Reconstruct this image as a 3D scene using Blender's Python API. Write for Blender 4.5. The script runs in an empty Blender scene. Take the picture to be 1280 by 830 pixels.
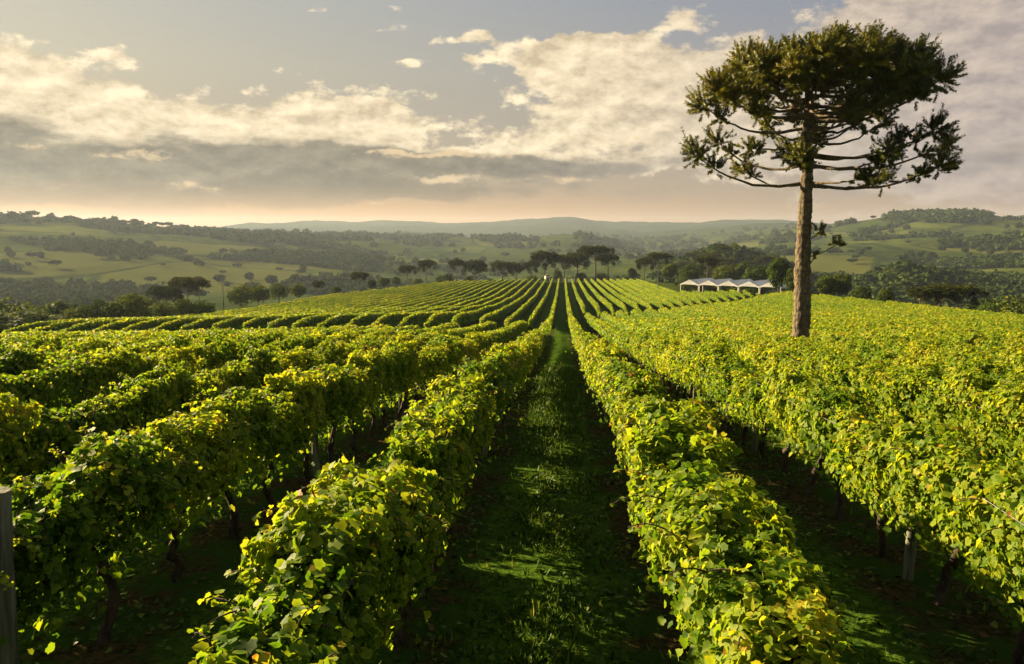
import bpy, math, random
import numpy as np
from mathutils import Vector, Matrix, Euler

rng = np.random.default_rng(11)
random.seed(11)
R = math.radians
scene = bpy.context.scene
col = scene.collection

# ------------------------------------------------------------------ camera
EYE = 4.0                      # eye height above the local datum
F_PX, W_PX, H_PX = 960.0, 1280.0, 830.0
YAW = R(3.75)                  # to the left of the row direction (+Y)
PITCH = math.atan(127.0 / 960.0)
cam_d = bpy.data.cameras.new('camera')
cam_d.sensor_width = 36.0
cam_d.lens = 36.0 * F_PX / W_PX
cam_d.clip_start = 0.1
cam_d.clip_end = 30000
cam = bpy.data.objects.new('camera', cam_d)
col.objects.link(cam)
cam.location = (0, 0, EYE)
cam.rotation_euler = (math.pi / 2 - PITCH, 0, YAW)
scene.camera = cam
CAM_R = np.array(Euler((math.pi / 2 - PITCH, 0, YAW)).to_matrix())


def ray(px, py):
    d = CAM_R @ np.array([(px - W_PX / 2) / F_PX, -(py - H_PX / 2) / F_PX, -1.0])
    return d


def azel(px, py):
    d = ray(px, py)
    return math.atan2(d[0], d[1]), math.atan2(d[2], math.hypot(d[0], d[1]))


def at(px, py, Y):
    """world point on the pixel ray at forward distance Y"""
    d = ray(px, py)
    return np.array([0, 0, EYE]) + d * (Y / d[1])


def project(P):
    q = (np.asarray(P) - np.array([0, 0, EYE])) @ CAM_R
    z = -q[..., 2]
    zz = np.where(z > 1e-3, z, 1e-3)
    return q[..., 0] / zz * F_PX + W_PX / 2, H_PX / 2 - q[..., 1] / zz * F_PX, z


# ------------------------------------------------------------------ render settings
scene.render.engine = 'CYCLES'
cy = scene.cycles
cy.max_bounces = 7
cy.diffuse_bounces = 3
cy.glossy_bounces = 2
cy.transmission_bounces = 4
cy.transparent_max_bounces = 4
cy.volume_bounces = 0
cy.use_denoising = True
cy.caustics_reflective = False
cy.caustics_refractive = False
vs = scene.view_settings
scene.display_settings.display_device = 'sRGB'
vs.view_transform = 'Standard'
vs.look = 'None'
vs.gamma = 1.0
vs.exposure = 2.12
EXPO = 2.0 ** vs.exposure

# ------------------------------------------------------------------ sun
SUN_AZ = R(-62)                # measured from +Y towards +X
SUN_EL = R(21)
sd = np.array([math.sin(SUN_AZ) * math.cos(SUN_EL), math.cos(SUN_AZ) * math.cos(SUN_EL), math.sin(SUN_EL)])
sun_d = bpy.data.lights.new('sun', 'SUN')
sun_d.energy = 5.0
sun_d.angle = R(0.5)
sun_d.color = (1.0, 0.76, 0.42)
sun = bpy.data.objects.new('sun', sun_d)
col.objects.link(sun)
sun.rotation_euler = Vector(sd).to_track_quat('Z', 'Y').to_euler()
sun.location = (-60, 30, 60)

# ------------------------------------------------------------------ world: sky with a bank of clouds
world = bpy.data.worlds.new('World')
scene.world = world
world.use_nodes = True
wt = world.node_tree
wt.nodes.clear()


class NT:
    def __init__(self, tree):
        self.t = tree

    def new(self, kind, **kw):
        n = self.t.nodes.new(kind)
        for k, v in kw.items():
            setattr(n, k, v)
        return n

    def put(self, sock, v):
        if isinstance(v, bpy.types.NodeSocket):
            self.t.links.new(v, sock)
        elif isinstance(v, (tuple, list)) and len(v) == 3 and sock.type == 'RGBA':
            sock.default_value = (*v, 1)
        else:
            sock.default_value = v

    def m(self, op, a, b=None, c=None, clamp=False):
        n = self.new('ShaderNodeMath', operation=op, use_clamp=clamp)
        for i, v in enumerate((a, b, c)):
            if v is not None:
                self.put(n.inputs[i], v)
        return n.outputs[0]

    def mix(self, f, a, b, mode='MIX'):
        n = self.new('ShaderNodeMix', data_type='RGBA', blend_type=mode)
        n.clamp_factor = True
        self.put(n.inputs[0], f)
        self.put(n.inputs[6], a)
        self.put(n.inputs[7], b)
        return n.outputs[2]

    def ss(self, x, a, b):
        n = self.new('ShaderNodeMapRange', interpolation_type='SMOOTHSTEP')
        self.put(n.inputs[0], x)
        n.inputs[1].default_value = a
        n.inputs[2].default_value = b
        return n.outputs[0]

    def noise(self, vec, scale, detail=4, rough=0.5, dist=0.0, dims='3D'):
        n = self.new('ShaderNodeTexNoise', noise_dimensions=dims)
        if vec is not None:
            self.put(n.inputs['Vector'], vec)
        n.inputs['Scale'].default_value = scale
        n.inputs['Detail'].default_value = detail
        n.inputs['Roughness'].default_value = rough
        n.inputs['Distortion'].default_value = dist
        return n

    def xyz(self, x, y, z):
        n = self.new('ShaderNodeCombineXYZ')
        for i, v in enumerate((x, y, z)):
            self.put(n.inputs[i], v)
        return n.outputs[0]

    def ramp(self, f, stops, mode='LINEAR'):
        n = self.new('ShaderNodeValToRGB')
        n.color_ramp.interpolation = mode
        e = n.color_ramp.elements
        while len(e) < len(stops):
            e.new(0.5)
        for k, (p, c) in enumerate(stops):
            e[k].position = p
            e[k].color = (*c, 1)
        self.put(n.inputs[0], f)
        return n.outputs[0]


def build_world():
    n = NT(wt)
    tc = n.new('ShaderNodeTexCoord')
    sp = n.new('ShaderNodeSeparateXYZ')
    wt.links.new(tc.outputs['Generated'], sp.inputs[0])
    X, Y, Z = sp.outputs
    az = n.m('ARCTAN2', X, Y)
    el = n.m('ARCSINE', Z)
    sky = n.new('ShaderNodeTexSky', sky_type='NISHITA')
    sky.sun_disc = False
    sky.sun_elevation = SUN_EL
    sky.sun_rotation = SUN_AZ
    sky.dust_density = 3.0
    sky.altitude = 900
    nish = n.mix(1.0, sky.outputs[0], (0.05, 0.05, 0.05), 'MULTIPLY')
    # clear air: warm towards the sun and the horizon, blue-grey away from it
    t_az = n.m('MULTIPLY_ADD', az, 0.85, 0.5, clamp=True)          # 0 at the left of the view, 1 at the right
    t_el = n.m('MULTIPLY', el, 1 / R(32), clamp=True)
    left = n.ramp(t_el, [(0.0, (0.40, 0.225, 0.09)), (0.12, (0.40, 0.28, 0.15)), (0.35, (0.45, 0.40, 0.28)), (0.6, (0.385, 0.395, 0.37)), (1.0, (0.22, 0.24, 0.24))])
    right = n.ramp(t_el, [(0.0, (0.36, 0.25, 0.17)), (0.12, (0.31, 0.26, 0.22)), (0.35, (0.22, 0.22, 0.25)), (0.6, (0.135, 0.185, 0.31)), (1.0, (0.06, 0.085, 0.17))])
    base = n.mix(t_az, left, right)
    base = n.mix(0.16, base, nish)
    # warped coordinates for ragged cloud edges
    vec = n.xyz(n.m('MULTIPLY', az, 1.0), n.m('MULTIPLY', el, 1.9), 0.0)
    wn = n.noise(vec, 9.0, 5, 0.6)
    ws = n.new('ShaderNodeSeparateColor')
    wt.links.new(wn.outputs['Color'], ws.inputs[0])
    az_w = n.m('ADD', az, n.m('MULTIPLY', n.m('SUBTRACT', ws.outputs[0], 0.5), 0.13))
    el_w = n.m('ADD', el, n.m('MULTIPLY', n.m('SUBTRACT', ws.outputs[1], 0.5), 0.055))

    def field(blobs):
        s = 0.0
        for (px, py, sx, sy, w, slant) in blobs:
            a, e = azel(px, py)
            sa, se = sx / 960.0, sy / 960.0
            u = n.m('MULTIPLY_ADD', az_w, 1 / sa, -a / sa)
            v = n.m('MULTIPLY_ADD', el_w, 1 / se, -e / se)
            if slant:
                v = n.m('MULTIPLY_ADD', u, -slant, v)
            q = n.m('MULTIPLY_ADD', u, u, n.m('MULTIPLY', v, v))
            g = n.m('EXPONENT', n.m('MULTIPLY', q, -1.0))
            s = n.m('MULTIPLY_ADD', g, w, s)
        return s
    bright_b = [(30, 170, 190, 42, .85, 0), (230, 168, 190, 34, .8, 0), (400, 165, 130, 42, .85, 0), (450, 140, 55, 34, .8, 0),
                (5, 92, 95, 34, .95, 0), (168, 68, 42, 18, .5, 0), (525, 122, 34, 18, .3, 0), (-160, 120, 160, 60, .8, 0),
                (585, 42, 62, 9, .72, .9), (520, 76, 28, 6, .6, 0), (500, 31, 22, 5, .45, .4), (590, 68, 26, 5, .5, .3), (470, 17, 40, 9, .35, .5),
                (380, 5, 24, 5, .45, .3), (855, 20, 34, 11, .55, .3), (745, 58, 95, 16, .72, .25), (700, 75, 70, 18, .7, 0),
                (790, 85, 150, 26, .8, 0), (800, 125, 130, 30, .85, 0), (760, 160, 150, 30, .75, 0), (650, 185, 60, 16, .3, 0),
                (700, 205, 240, 20, .6, 0), (520, 197, 110, 8, .5, 0), (250, 231, 32, 9, .7, 0), (540, 222, 60, 8, .5, 0),
                (1090, 150, 200, 90, .75, 0), (1230, 60, 180, 60, .7, 0), (1180, 12, 150, 34, .7, 0), (1270, 130, 36, 16, .5, 0),
                (1400, 160, 220, 120, .8, 0)]
    dark_b = [(60, 215, 220, 34, .95, 0), (280, 205, 190, 26, .85, 0), (420, 200, 110, 24, .8, 0), (170, 238, 260, 20, .9, 0), (420, 226, 130, 14, .7, 0),
              (560, 208, 190, 13, .9, 0), (500, 240, 110, 10, .8, 0), (100, 90, 40, 10, .5, -.2), (690, 205, 130, 13, .5, 0),
              (820, 110, 110, 10, .4, 0), (860, 140, 100, 12, .4, 0), (800, 245, 300, 10, .4, 0), (1120, 200, 260, 34, .6, 0), (-180, 200, 160, 50, .9, 0)]
    fb = n.noise(n.xyz(n.m('ADD', az, 3.0), n.m('MULTIPLY', el, 1.8), 1.7), 24.0, 10, 0.64).outputs[0]
    fb2 = n.noise(n.xyz(n.m('ADD', az, 3.006), n.m('MULTIPLY_ADD', el, 1.8, -0.020), 1.7), 24.0, 10, 0.64).outputs[0]
    lo = n.noise(n.xyz(az, n.m('MULTIPLY', el, 3.2), 6.3), 7.0, 6, 0.55).outputs[0]
    fc = n.m('SUBTRACT', fb, 0.5)
    db = n.m('ADD', field(bright_b), n.m('MULTIPLY', fc, 2.0))
    dd = n.m('ADD', field(dark_b), n.m('ADD', n.m('MULTIPLY', n.m('SUBTRACT', lo, 0.5), 2.3), n.m('MULTIPLY', fc, 0.9)))
    a_b = n.ss(db, 0.38, 0.74)
    a_d = n.m('MULTIPLY', n.ss(dd, 0.36, 0.95), 0.88)
    relief = n.m('MULTIPLY_ADD', n.m('SUBTRACT', fb2, fb), 2.8, 0.5, clamp=True)
    lit_l = n.mix(relief, (0.84, 0.70, 0.47), (0.47, 0.38, 0.25))
    lit_r = n.mix(relief, (0.46, 0.38, 0.325), (0.29, 0.25, 0.24))
    cb = n.mix(n.ss(t_az, 0.42, 0.98), lit_l, lit_r)
    dk_l = n.mix(relief, (0.185, 0.163, 0.122), (0.112, 0.105, 0.088))
    dk_r = n.mix(relief, (0.29, 0.245, 0.215), (0.21, 0.185, 0.175))
    cd = n.mix(n.ss(t_az, 0.35, 0.8), dk_l, dk_r)
    c = n.mix(a_b, base, cb)
    c = n.mix(a_d, c, cd)
    spot_b = [(252, 231, 30, 7, .62, 0), (160, 195, 60, 6, .4, 0), (545, 224, 50, 5, .5, .05), (590, 240, 40, 6, .4, 0), (505, 196, 80, 6, .55, .1),
              (640, 195, 110, 8, .5, 0), (700, 228, 120, 6, .45, 0), (350, 170, 70, 14, .4, 0), (90, 180, 120, 8, .45, 0), (760, 175, 110, 10, .5, 0), (480, 255, 120, 6, .45, 0)]
    a_s = n.m('MULTIPLY', n.ss(n.m('ADD', field(spot_b), n.m('MULTIPLY', fc, 1.7)), 0.38, 0.72), 0.8)
    cs = n.mix(n.ss(t_az, 0.4, 0.95), (0.66, 0.49, 0.28), (0.40, 0.31, 0.24))
    c = n.mix(a_s, c, cs)
    # warm clear strip over the hills
    hz = n.m('EXPONENT', n.m('MULTIPLY', n.m('POWER', n.m('MULTIPLY', el, 1 / R(1.9)), 2.0), -1.0))
    strip = n.mix(n.ss(t_az, 0.25, 0.9), (0.62, 0.285, 0.075), (0.40, 0.255, 0.155))
    c = n.mix(n.m('MULTIPLY', hz, 0.85), c, strip)
    # the unseen part of the sky overhead and behind: plain grey, brightened to fill the shadows
    up = n.ss(el, R(26), R(60))
    c = n.mix(up, c, (0.17, 0.19, 0.20))
    back = n.ss(n.m('MULTIPLY', Y, -1.0), -0.35, 0.25)
    c = n.mix(back, c, (0.21, 0.215, 0.21))
    dn = n.ss(el, R(-1.5), R(-6))
    c = n.mix(dn, c, (0.03, 0.035, 0.02))
    bg = n.new('ShaderNodeBackground')
    wt.links.new(c, bg.inputs[0])
    bg.inputs[1].default_value = 0.31
    out = n.new('ShaderNodeOutputWorld')
    wt.links.new(bg.outputs[0], out.inputs[0])


build_world()
world.cycles.sampling_method = 'MANUAL'
world.cycles.sample_map_resolution = 512


# ------------------------------------------------------------------ helpers
def hash2(ix, iy, seed=0):
    h = (ix.astype(np.int64) * 374761393 + iy.astype(np.int64) * 668265263 + seed * 1442695041) & 0x7fffffff
    h = ((h ^ (h >> 13)) * 1274126177) & 0x7fffffff
    return ((h ^ (h >> 16)) & 0xffff) / 65535.0


def vnoise(x, y, seed=0):
    x = np.asarray(x, float)
    y = np.asarray(y, float)
    ix, iy = np.floor(x), np.floor(y)
    fx, fy = x - ix, y - iy
    fx = fx * fx * (3 - 2 * fx)
    fy = fy * fy * (3 - 2 * fy)
    a = hash2(ix, iy, seed)
    b = hash2(ix + 1, iy, seed)
    c = hash2(ix, iy + 1, seed)
    d = hash2(ix + 1, iy + 1, seed)
    return (a * (1 - fx) + b * fx) * (1 - fy) + (c * (1 - fx) + d * fx) * fy


def fbm(x, y, oct=4, seed=0, gain=0.5):
    s, a, t = 0, 1.0, 0
    for k in range(oct):
        s = s + a * vnoise(np.asarray(x) * 2 ** k, np.asarray(y) * 2 ** k, seed + 17 * k)
        t += a
        a *= gain
    return s / t          # 0..1


def sstep(x, a, b):
    t = np.clip((x - a) / (b - a), 0, 1)
    return t * t * (3 - 2 * t)


def unit(v):
    return v / np.maximum(np.linalg.norm(v, axis=-1, keepdims=True), 1e-9)


class MB:
    """collects numpy geometry, links it as one mesh object"""

    def __init__(self):
        self.v, self.f, self.m, self.t = [], [], [], []
        self.n = 0

    def add(self, V, F, mat=0, tint=0.5):
        V = np.asarray(V, float).reshape(-1, 3)
        F = np.asarray(F, np.int64)
        self.v.append(V)
        self.f.append(F + self.n)
        self.m.append(np.full(len(F), mat))
        self.t.append(np.broadcast_to(np.asarray(tint, float), (len(V),)))
        self.n += len(V)

    def mesh(self, name, mats, smooth=True):
        V = np.concatenate(self.v)
        T = np.concatenate(self.t)
        me = bpy.data.meshes.new(name)
        me.vertices.add(len(V))
        me.vertices.foreach_set('co', V.astype(np.float32).ravel())
        loops = np.concatenate([f.ravel() for f in self.f])
        sizes = np.concatenate([np.full(len(f), f.shape[1]) for f in self.f])
        me.loops.add(len(loops))
        me.loops.foreach_set('vertex_index', loops.astype(np.int32))
        me.polygons.add(len(sizes))
        st = np.concatenate([[0], np.cumsum(sizes)[:-1]])
        me.polygons.foreach_set('loop_start', st.astype(np.int32))
        me.polygons.foreach_set('loop_total', sizes.astype(np.int32))
        me.polygons.foreach_set('material_index', np.concatenate(self.m).astype(np.int32))
        me.polygons.foreach_set('use_smooth', np.full(len(sizes), smooth))
        at_ = me.attributes.new('tint', 'FLOAT', 'POINT')
        at_.data.foreach_set('value', T.astype(np.float32))
        for m in mats:
            me.materials.append(m)
        me.update(calc_edges=True)
        return me

    def build(self, name, mats, parent=None, loc=(0, 0, 0), smooth=True):
        return link(name, self.mesh(name, mats, smooth), parent, loc)

    # --- shapes
    def tube(self, pts, rad, sides=6, mat=0, tint=0.5, cap=True, rough=0.0):
        pts = np.asarray(pts, float)
        rad = np.broadcast_to(np.asarray(rad, float), (len(pts),))
        t = unit(np.gradient(pts, axis=0))
        ref = np.array([0, 0, 1.0]) if abs(t[:, 2]).mean() < 0.8 else np.array([1.0, 0, 0])
        a = unit(np.cross(t, ref))
        b = np.cross(t, a)
        ang = np.linspace(0, 2 * np.pi, sides, endpoint=False)
        rr = rad[:, None] * (1 + rough * (rng.random((len(pts), sides)) - 0.5))
        V = pts[:, None] + rr[..., None] * (np.cos(ang)[None, :, None] * a[:, None] + np.sin(ang)[None, :, None] * b[:, None])
        i = np.arange(len(pts) - 1)[:, None] * sides
        j = np.arange(sides)[None]
        k = (j + 1) % sides
        F = np.stack([i + j, i + k, i + sides + k, i + sides + j], -1).reshape(-1, 4)
        self.add(V.reshape(-1, 3), F, mat, tint)
        if cap:
            for e, p in ((0, pts[0]), (len(pts) - 1, pts[-1])):
                ring = V[e]
                Fc = np.stack([np.arange(sides), (np.arange(sides) + 1) % sides, np.full(sides, sides)], -1)
                self.add(np.vstack([ring, p]), Fc, mat, tint)

    def box(self, c, s, mat=0, tint=0.5, rot=None):
        q = np.array([[x, y, z] for x in (-.5, .5) for y in (-.5, .5) for z in (-.5, .5)]) * np.asarray(s)
        if rot is not None:
            q = q @ np.asarray(rot).T
        F = [[0, 1, 3, 2], [4, 6, 7, 5], [0, 4, 5, 1], [2, 3, 7, 6], [0, 2, 6, 4], [1, 5, 7, 3]]
        self.add(q + np.asarray(c), F, mat, tint)

    def cards(self, P, N, T, s, outline, faces, mat=0, tint=0.5, curl=1.0, edge=0.0):
        """one little leaf shape per point: N its normal, T its tip direction"""
        N = unit(N)
        T = unit(T - N * (T * N).sum(1, keepdims=True))
        A = np.cross(T, N)
        o = np.asarray(outline, float)
        s = np.broadcast_to(np.asarray(s, float), (len(P),))
        cz = np.broadcast_to(np.asarray(curl, float), (len(P),))
        V = (P[:, None] + s[:, None, None] * (o[None, :, 0:1] * A[:, None] + o[None, :, 1:2] * T[:, None]
             + o[None, :, 2:3] * N[:, None] * cz[:, None, None]))
        k = len(o)
        for fs in faces:
            fs = np.asarray(fs)
            F = (np.arange(len(P))[:, None, None] * k + fs[None]).reshape(-1, fs.shape[1])
            tt = np.repeat(np.broadcast_to(np.asarray(tint, float), (len(P),)), k)
            rim = edge * (np.hypot(o[:, 0], o[:, 1] - .3) - .3)
            self.add(V.reshape(-1, 3), F, mat, tt + np.tile(rim, len(P)))
            break


def link(name, data, parent=None, loc=(0, 0, 0)):
    o = bpy.data.objects.new(name, data)
    col.objects.link(o)
    o.location = loc
    if parent:
        o.parent = parent
    return o


def tag(o, label=None, cat=None, group=None, kind=None):
    if label:
        o['label'] = label
    if cat:
        o['category'] = cat
    if group:
        o['group'] = group
    if kind:
        o['kind'] = kind
    return o


def empty(name, loc=(0, 0, 0), rz=0.0):
    o = bpy.data.objects.new(name, None)
    o.empty_display_size = 0.3
    col.objects.link(o)
    o.location = loc
    o.rotation_euler = (0, 0, rz)
    return o


def thing_of(name, parts, loc, rz=0.0, scale=1.0):
    """parts: [(part name, mesh)]; the meshes are shared between copies"""
    r = empty(name, loc, rz)
    r.scale = (scale,) * 3 if np.isscalar(scale) else scale
    for pn, me in parts:
        link(pn, me, r)
    return r


# ------------------------------------------------------------------ materials
def new_mat(name):
    m = bpy.data.materials.new(name)
    m.use_nodes = True
    m.node_tree.nodes.clear()
    return m, NT(m.node_tree)


def leaf_material(name, stops, transl=0.45, tr_gain=1.5, rough=0.5, noise_scale=3.0, obj_var=0.25, spec=0.2):
    m, n = new_mat(name)
    at_ = n.new('ShaderNodeAttribute', attribute_name='tint')
    geo = n.new('ShaderNodeNewGeometry')
    nz = n.noise(geo.outputs['Position'], noise_scale, 3, 0.55).outputs[0]
    oi = n.new('ShaderNodeObjectInfo')
    f = n.m('ADD', at_.outputs['Fac'], n.m('MULTIPLY', n.m('SUBTRACT', nz, 0.5), 0.5))
    f = n.m('ADD', f, n.m('MULTIPLY', n.m('SUBTRACT', oi.outputs['Random'], 0.5), obj_var), clamp=True)
    c = n.ramp(f, stops)
    p = n.new('ShaderNodeBsdfPrincipled')
    n.put(p.inputs['Base Color'], c)
    p.inputs['Roughness'].default_value = rough
    p.inputs['Specular IOR Level'].default_value = spec
    tr = n.new('ShaderNodeBsdfTranslucent')
    n.put(tr.inputs[0], n.mix(1.0, c, (tr_gain * 1.05, tr_gain, tr_gain * 0.45), 'MULTIPLY'))
    mx = n.new('ShaderNodeMixShader')
    mx.inputs[0].default_value = transl
    n.t.links.new(p.outputs[0], mx.inputs[1])
    n.t.links.new(tr.outputs[0], mx.inputs[2])
    o = n.new('ShaderNodeOutputMaterial')
    n.t.links.new(mx.outputs[0], o.inputs[0])
    return m


def plain_material(name, c1, c2, scale=8.0, rough=0.85, bump=0.0, stretch=(1, 1, 1), spec=0.3, metal=0.0, contrast=(0.35, 0.65)):
    m, n = new_mat(name)
    tc = n.new('ShaderNodeTexCoord')
    mp = n.new('ShaderNodeMapping')
    mp.inputs['Scale'].default_value = stretch
    n.t.links.new(tc.outputs['Object'], mp.inputs[0])
    nz = n.noise(mp.outputs[0], scale, 6, 0.6)
    c = n.mix(n.ss(nz.outputs[0], *contrast), c1, c2)
    p = n.new('ShaderNodeBsdfPrincipled')
    n.put(p.inputs['Base Color'], c)
    p.inputs['Roughness'].default_value = rough
    p.inputs['Metallic'].default_value = metal
    p.inputs['Specular IOR Level'].default_value = spec
    if bump:
        b = n.new('ShaderNodeBump')
        b.inputs['Strength'].default_value = 1.0
        b.inputs['Distance'].default_value = bump
        n.t.links.new(nz.outputs[0], b.inputs['Height'])
        n.t.links.new(b.outputs[0], p.inputs['Normal'])
    o = n.new('ShaderNodeOutputMaterial')
    n.t.links.new(p.outputs[0], o.inputs[0])
    return m


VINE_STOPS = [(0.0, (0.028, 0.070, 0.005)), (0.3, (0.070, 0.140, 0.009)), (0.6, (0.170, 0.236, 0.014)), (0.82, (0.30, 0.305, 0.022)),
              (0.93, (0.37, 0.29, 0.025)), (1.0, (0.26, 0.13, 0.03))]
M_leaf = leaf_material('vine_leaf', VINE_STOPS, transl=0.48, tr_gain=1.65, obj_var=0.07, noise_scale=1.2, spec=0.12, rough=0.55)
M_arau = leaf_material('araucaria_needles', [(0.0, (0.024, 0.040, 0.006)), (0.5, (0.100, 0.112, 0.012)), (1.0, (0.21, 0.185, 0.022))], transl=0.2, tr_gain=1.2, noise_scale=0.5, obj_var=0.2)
M_arau_far = leaf_material('araucaria_needles_dark', [(0.0, (0.014, 0.024, 0.005)), (0.5, (0.036, 0.050, 0.009)), (1.0, (0.095, 0.092, 0.016))], transl=0.12, tr_gain=1.2, noise_scale=0.3, obj_var=0.3, spec=0.05, rough=0.9)
M_tree = leaf_material('tree_leaf', stops=[(0.0, (0.024, 0.046, 0.008)), (0.5, (0.052, 0.082, 0.013)), (1.0, (0.115, 0.13, 0.02))], spec=0.06, rough=0.8, transl=0.25, tr_gain=1.3, noise_scale=0.25, obj_var=0.5)
M_far = leaf_material('far_foliage', [(0.0, (0.013, 0.028, 0.008)), (0.5, (0.027, 0.046, 0.012)), (1.0, (0.055, 0.075, 0.016))], transl=0.1, tr_gain=1.2, noise_scale=0.02, obj_var=0.3, rough=1.0, spec=0.0)
M_grass = leaf_material('grass_blade', [(0.0, (0.017, 0.045, 0.006)), (0.6, (0.060, 0.118, 0.013)), (1.0, (0.17, 0.19, 0.028))], transl=0.3, tr_gain=1.3, spec=0.1, noise_scale=2.0, obj_var=0)
M_vinewood = plain_material('vine_wood', (0.018, 0.013, 0.010), (0.07, 0.05, 0.035), 14, 0.95, 0.012, (1, 1, .25))
M_bark = plain_material('bark', (0.045, 0.036, 0.028), (0.15, 0.115, 0.085), 5, 0.95, 0.05, (1, 1, .5))
M_post = plain_material('weathered_post', (0.05, 0.055, 0.042), (0.19, 0.185, 0.155), 16, 0.95, 0.012, (1, 1, .07))
M_wire = plain_material('galvanised_wire', (0.45, 0.45, 0.45), (0.6, 0.6, 0.6), 3, 0.35, 0, metal=0.9)
M_canvas = plain_material('white_canvas', (0.46, 0.48, 0.52), (0.64, 0.64, 0.65), 0.35, 0.6)
M_white = plain_material('white_paint', (0.70, 0.69, 0.66), (0.8, 0.8, 0.78), 2, 0.6)
M_dark = plain_material('dark_inside', (0.03, 0.025, 0.02), (0.10, 0.07, 0.05), 1.5, 0.8)
M_litter = leaf_material('dead_leaf', [(0.0, (0.03, 0.018, 0.008)), (0.5, (0.075, 0.042, 0.018)), (1.0, (0.14, 0.09, 0.035))], transl=0.1, obj_var=0, spec=0.05)


def araucaria_bark():
    m, n = new_mat('araucaria_bark')
    tc = n.new('ShaderNodeTexCoord')
    mp = n.new('ShaderNodeMapping')
    mp.inputs['Scale'].default_value = (1, 1, 0.55)
    n.t.links.new(tc.outputs['Object'], mp.inputs[0])
    v = n.new('ShaderNodeTexVoronoi')
    v.inputs['Scale'].default_value = 6.5
    n.t.links.new(mp.outputs[0], v.inputs['Vector'])
    nz = n.noise(mp.outputs[0], 5.0, 9, 0.75)
    sp = n.new('ShaderNodeSeparateXYZ')
    n.t.links.new(tc.outputs['Object'], sp.inputs[0])
    # old whorl scars: thin dark rings round the trunk
    zz = n.m('ADD', sp.outputs[2], n.m('MULTIPLY', nz.outputs[0], 0.25))
    ring = n.m('ABSOLUTE', n.m('SUBTRACT', n.m('FRACT', n.m('MULTIPLY', zz, 0.78)), 0.5))
    rm = n.ss(ring, 0.07, 0.0)
    c = n.mix(n.ss(nz.outputs[0], 0.3, 0.7), (0.045, 0.036, 0.024), (0.19, 0.145, 0.082))
    c = n.mix(n.ss(v.outputs['Distance'], 0.5, 0.95), c, (0.05, 0.036, 0.028))
    c = n.mix(n.m('MULTIPLY', rm, 0.7), c, (0.035, 0.026, 0.02))
    p = n.new('ShaderNodeBsdfPrincipled')
    n.put(p.inputs['Base Color'], c)
    p.inputs['Roughness'].default_value = 0.95
    b = n.new('ShaderNodeBump')
    b.inputs['Distance'].default_value = 0.10
    n.put(b.inputs['Height'], n.m('ADD', n.m('MULTIPLY', v.outputs['Distance'], -0.7), nz.outputs[0]))
    n.t.links.new(b.outputs[0], p.inputs['Normal'])
    o = n.new('ShaderNodeOutputMaterial')
    n.t.links.new(p.outputs[0], o.inputs[0])
    return m


M_abark = araucaria_bark()

# ------------------------------------------------------------------ terrain
SP = 2.9
ROW0 = -1.6                        # first row left of the path


def row_x(i):                      # i = -1, -2 ... left ; 1, 2 ... right of the path
    return ROW0 + SP * (i + 1) if i < 0 else ROW0 + SP * i


ZB = np.array([-40, 0, 8, 18, 36, 60, 95, 112, 150, 200, 230, 350, 420.])
EB = np.array([-3.9, -3.9, -3.95, -4.9, -6.9, -9.4, -12.7, -14.5, -16.5, -18.8, -20.0, -23.5, -26.])


def gap_z(X):
    """forward distance of the grassy headland that cuts the field in two"""
    L = np.interp(X, [-100, -60, -25, -13, -10, -4.5, -2.9], [60, 70, 80, 84, 89, 100, 104])
    Rr = np.interp(X, [1.2, 4, 12, 20, 40, 75], [140, 139, 150, 158, 190, 240])
    return np.where(X < 0, L, Rr)


def xl(z):
    return np.interp(z, [-40, 60, 128, 175, 232, 262, 350], [-60, -60, -64, -69, -74, -66, -50])


def xr(z):
    return np.interp(z, [-40, 60, 100, 165, 208, 226, 236, 350], [75, 75, 72, 68, 60, 44, 36, 35])


def field_E(X, z):
    zz = np.asarray(z, float)
    acc = 0
    for dz in (-6, -3, 0, 3, 6):
        acc = acc + np.interp(zz + dz, ZB, EB)
    E = acc / 5
    g = gap_z(X)
    u = (zz - g)
    E = E - 1.5 * np.exp(-(u / 8.5) ** 2) * (np.abs(X) > 2.2)
    E = E + 0.010 * np.clip(X - 8, 0, 80) * sstep(zz, 30, 110) - 0.022 * np.clip(-X - 12, 0, 90) * sstep(zz, 15, 60)
    E = E + 1.2 * np.exp(-((X - 57) / 14) ** 2 - ((zz - 210) / 42) ** 2)
    E = E + 0.7 * sstep(u, -2, 15) * (1 - sstep(u, 30, 90)) * sstep(-X, 6, 14)
    E = E + 0.5 * (fbm(X / 30 + 7, zz / 30, 2, 5) - 0.5) * sstep(zz, 20, 60)
    return E


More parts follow.
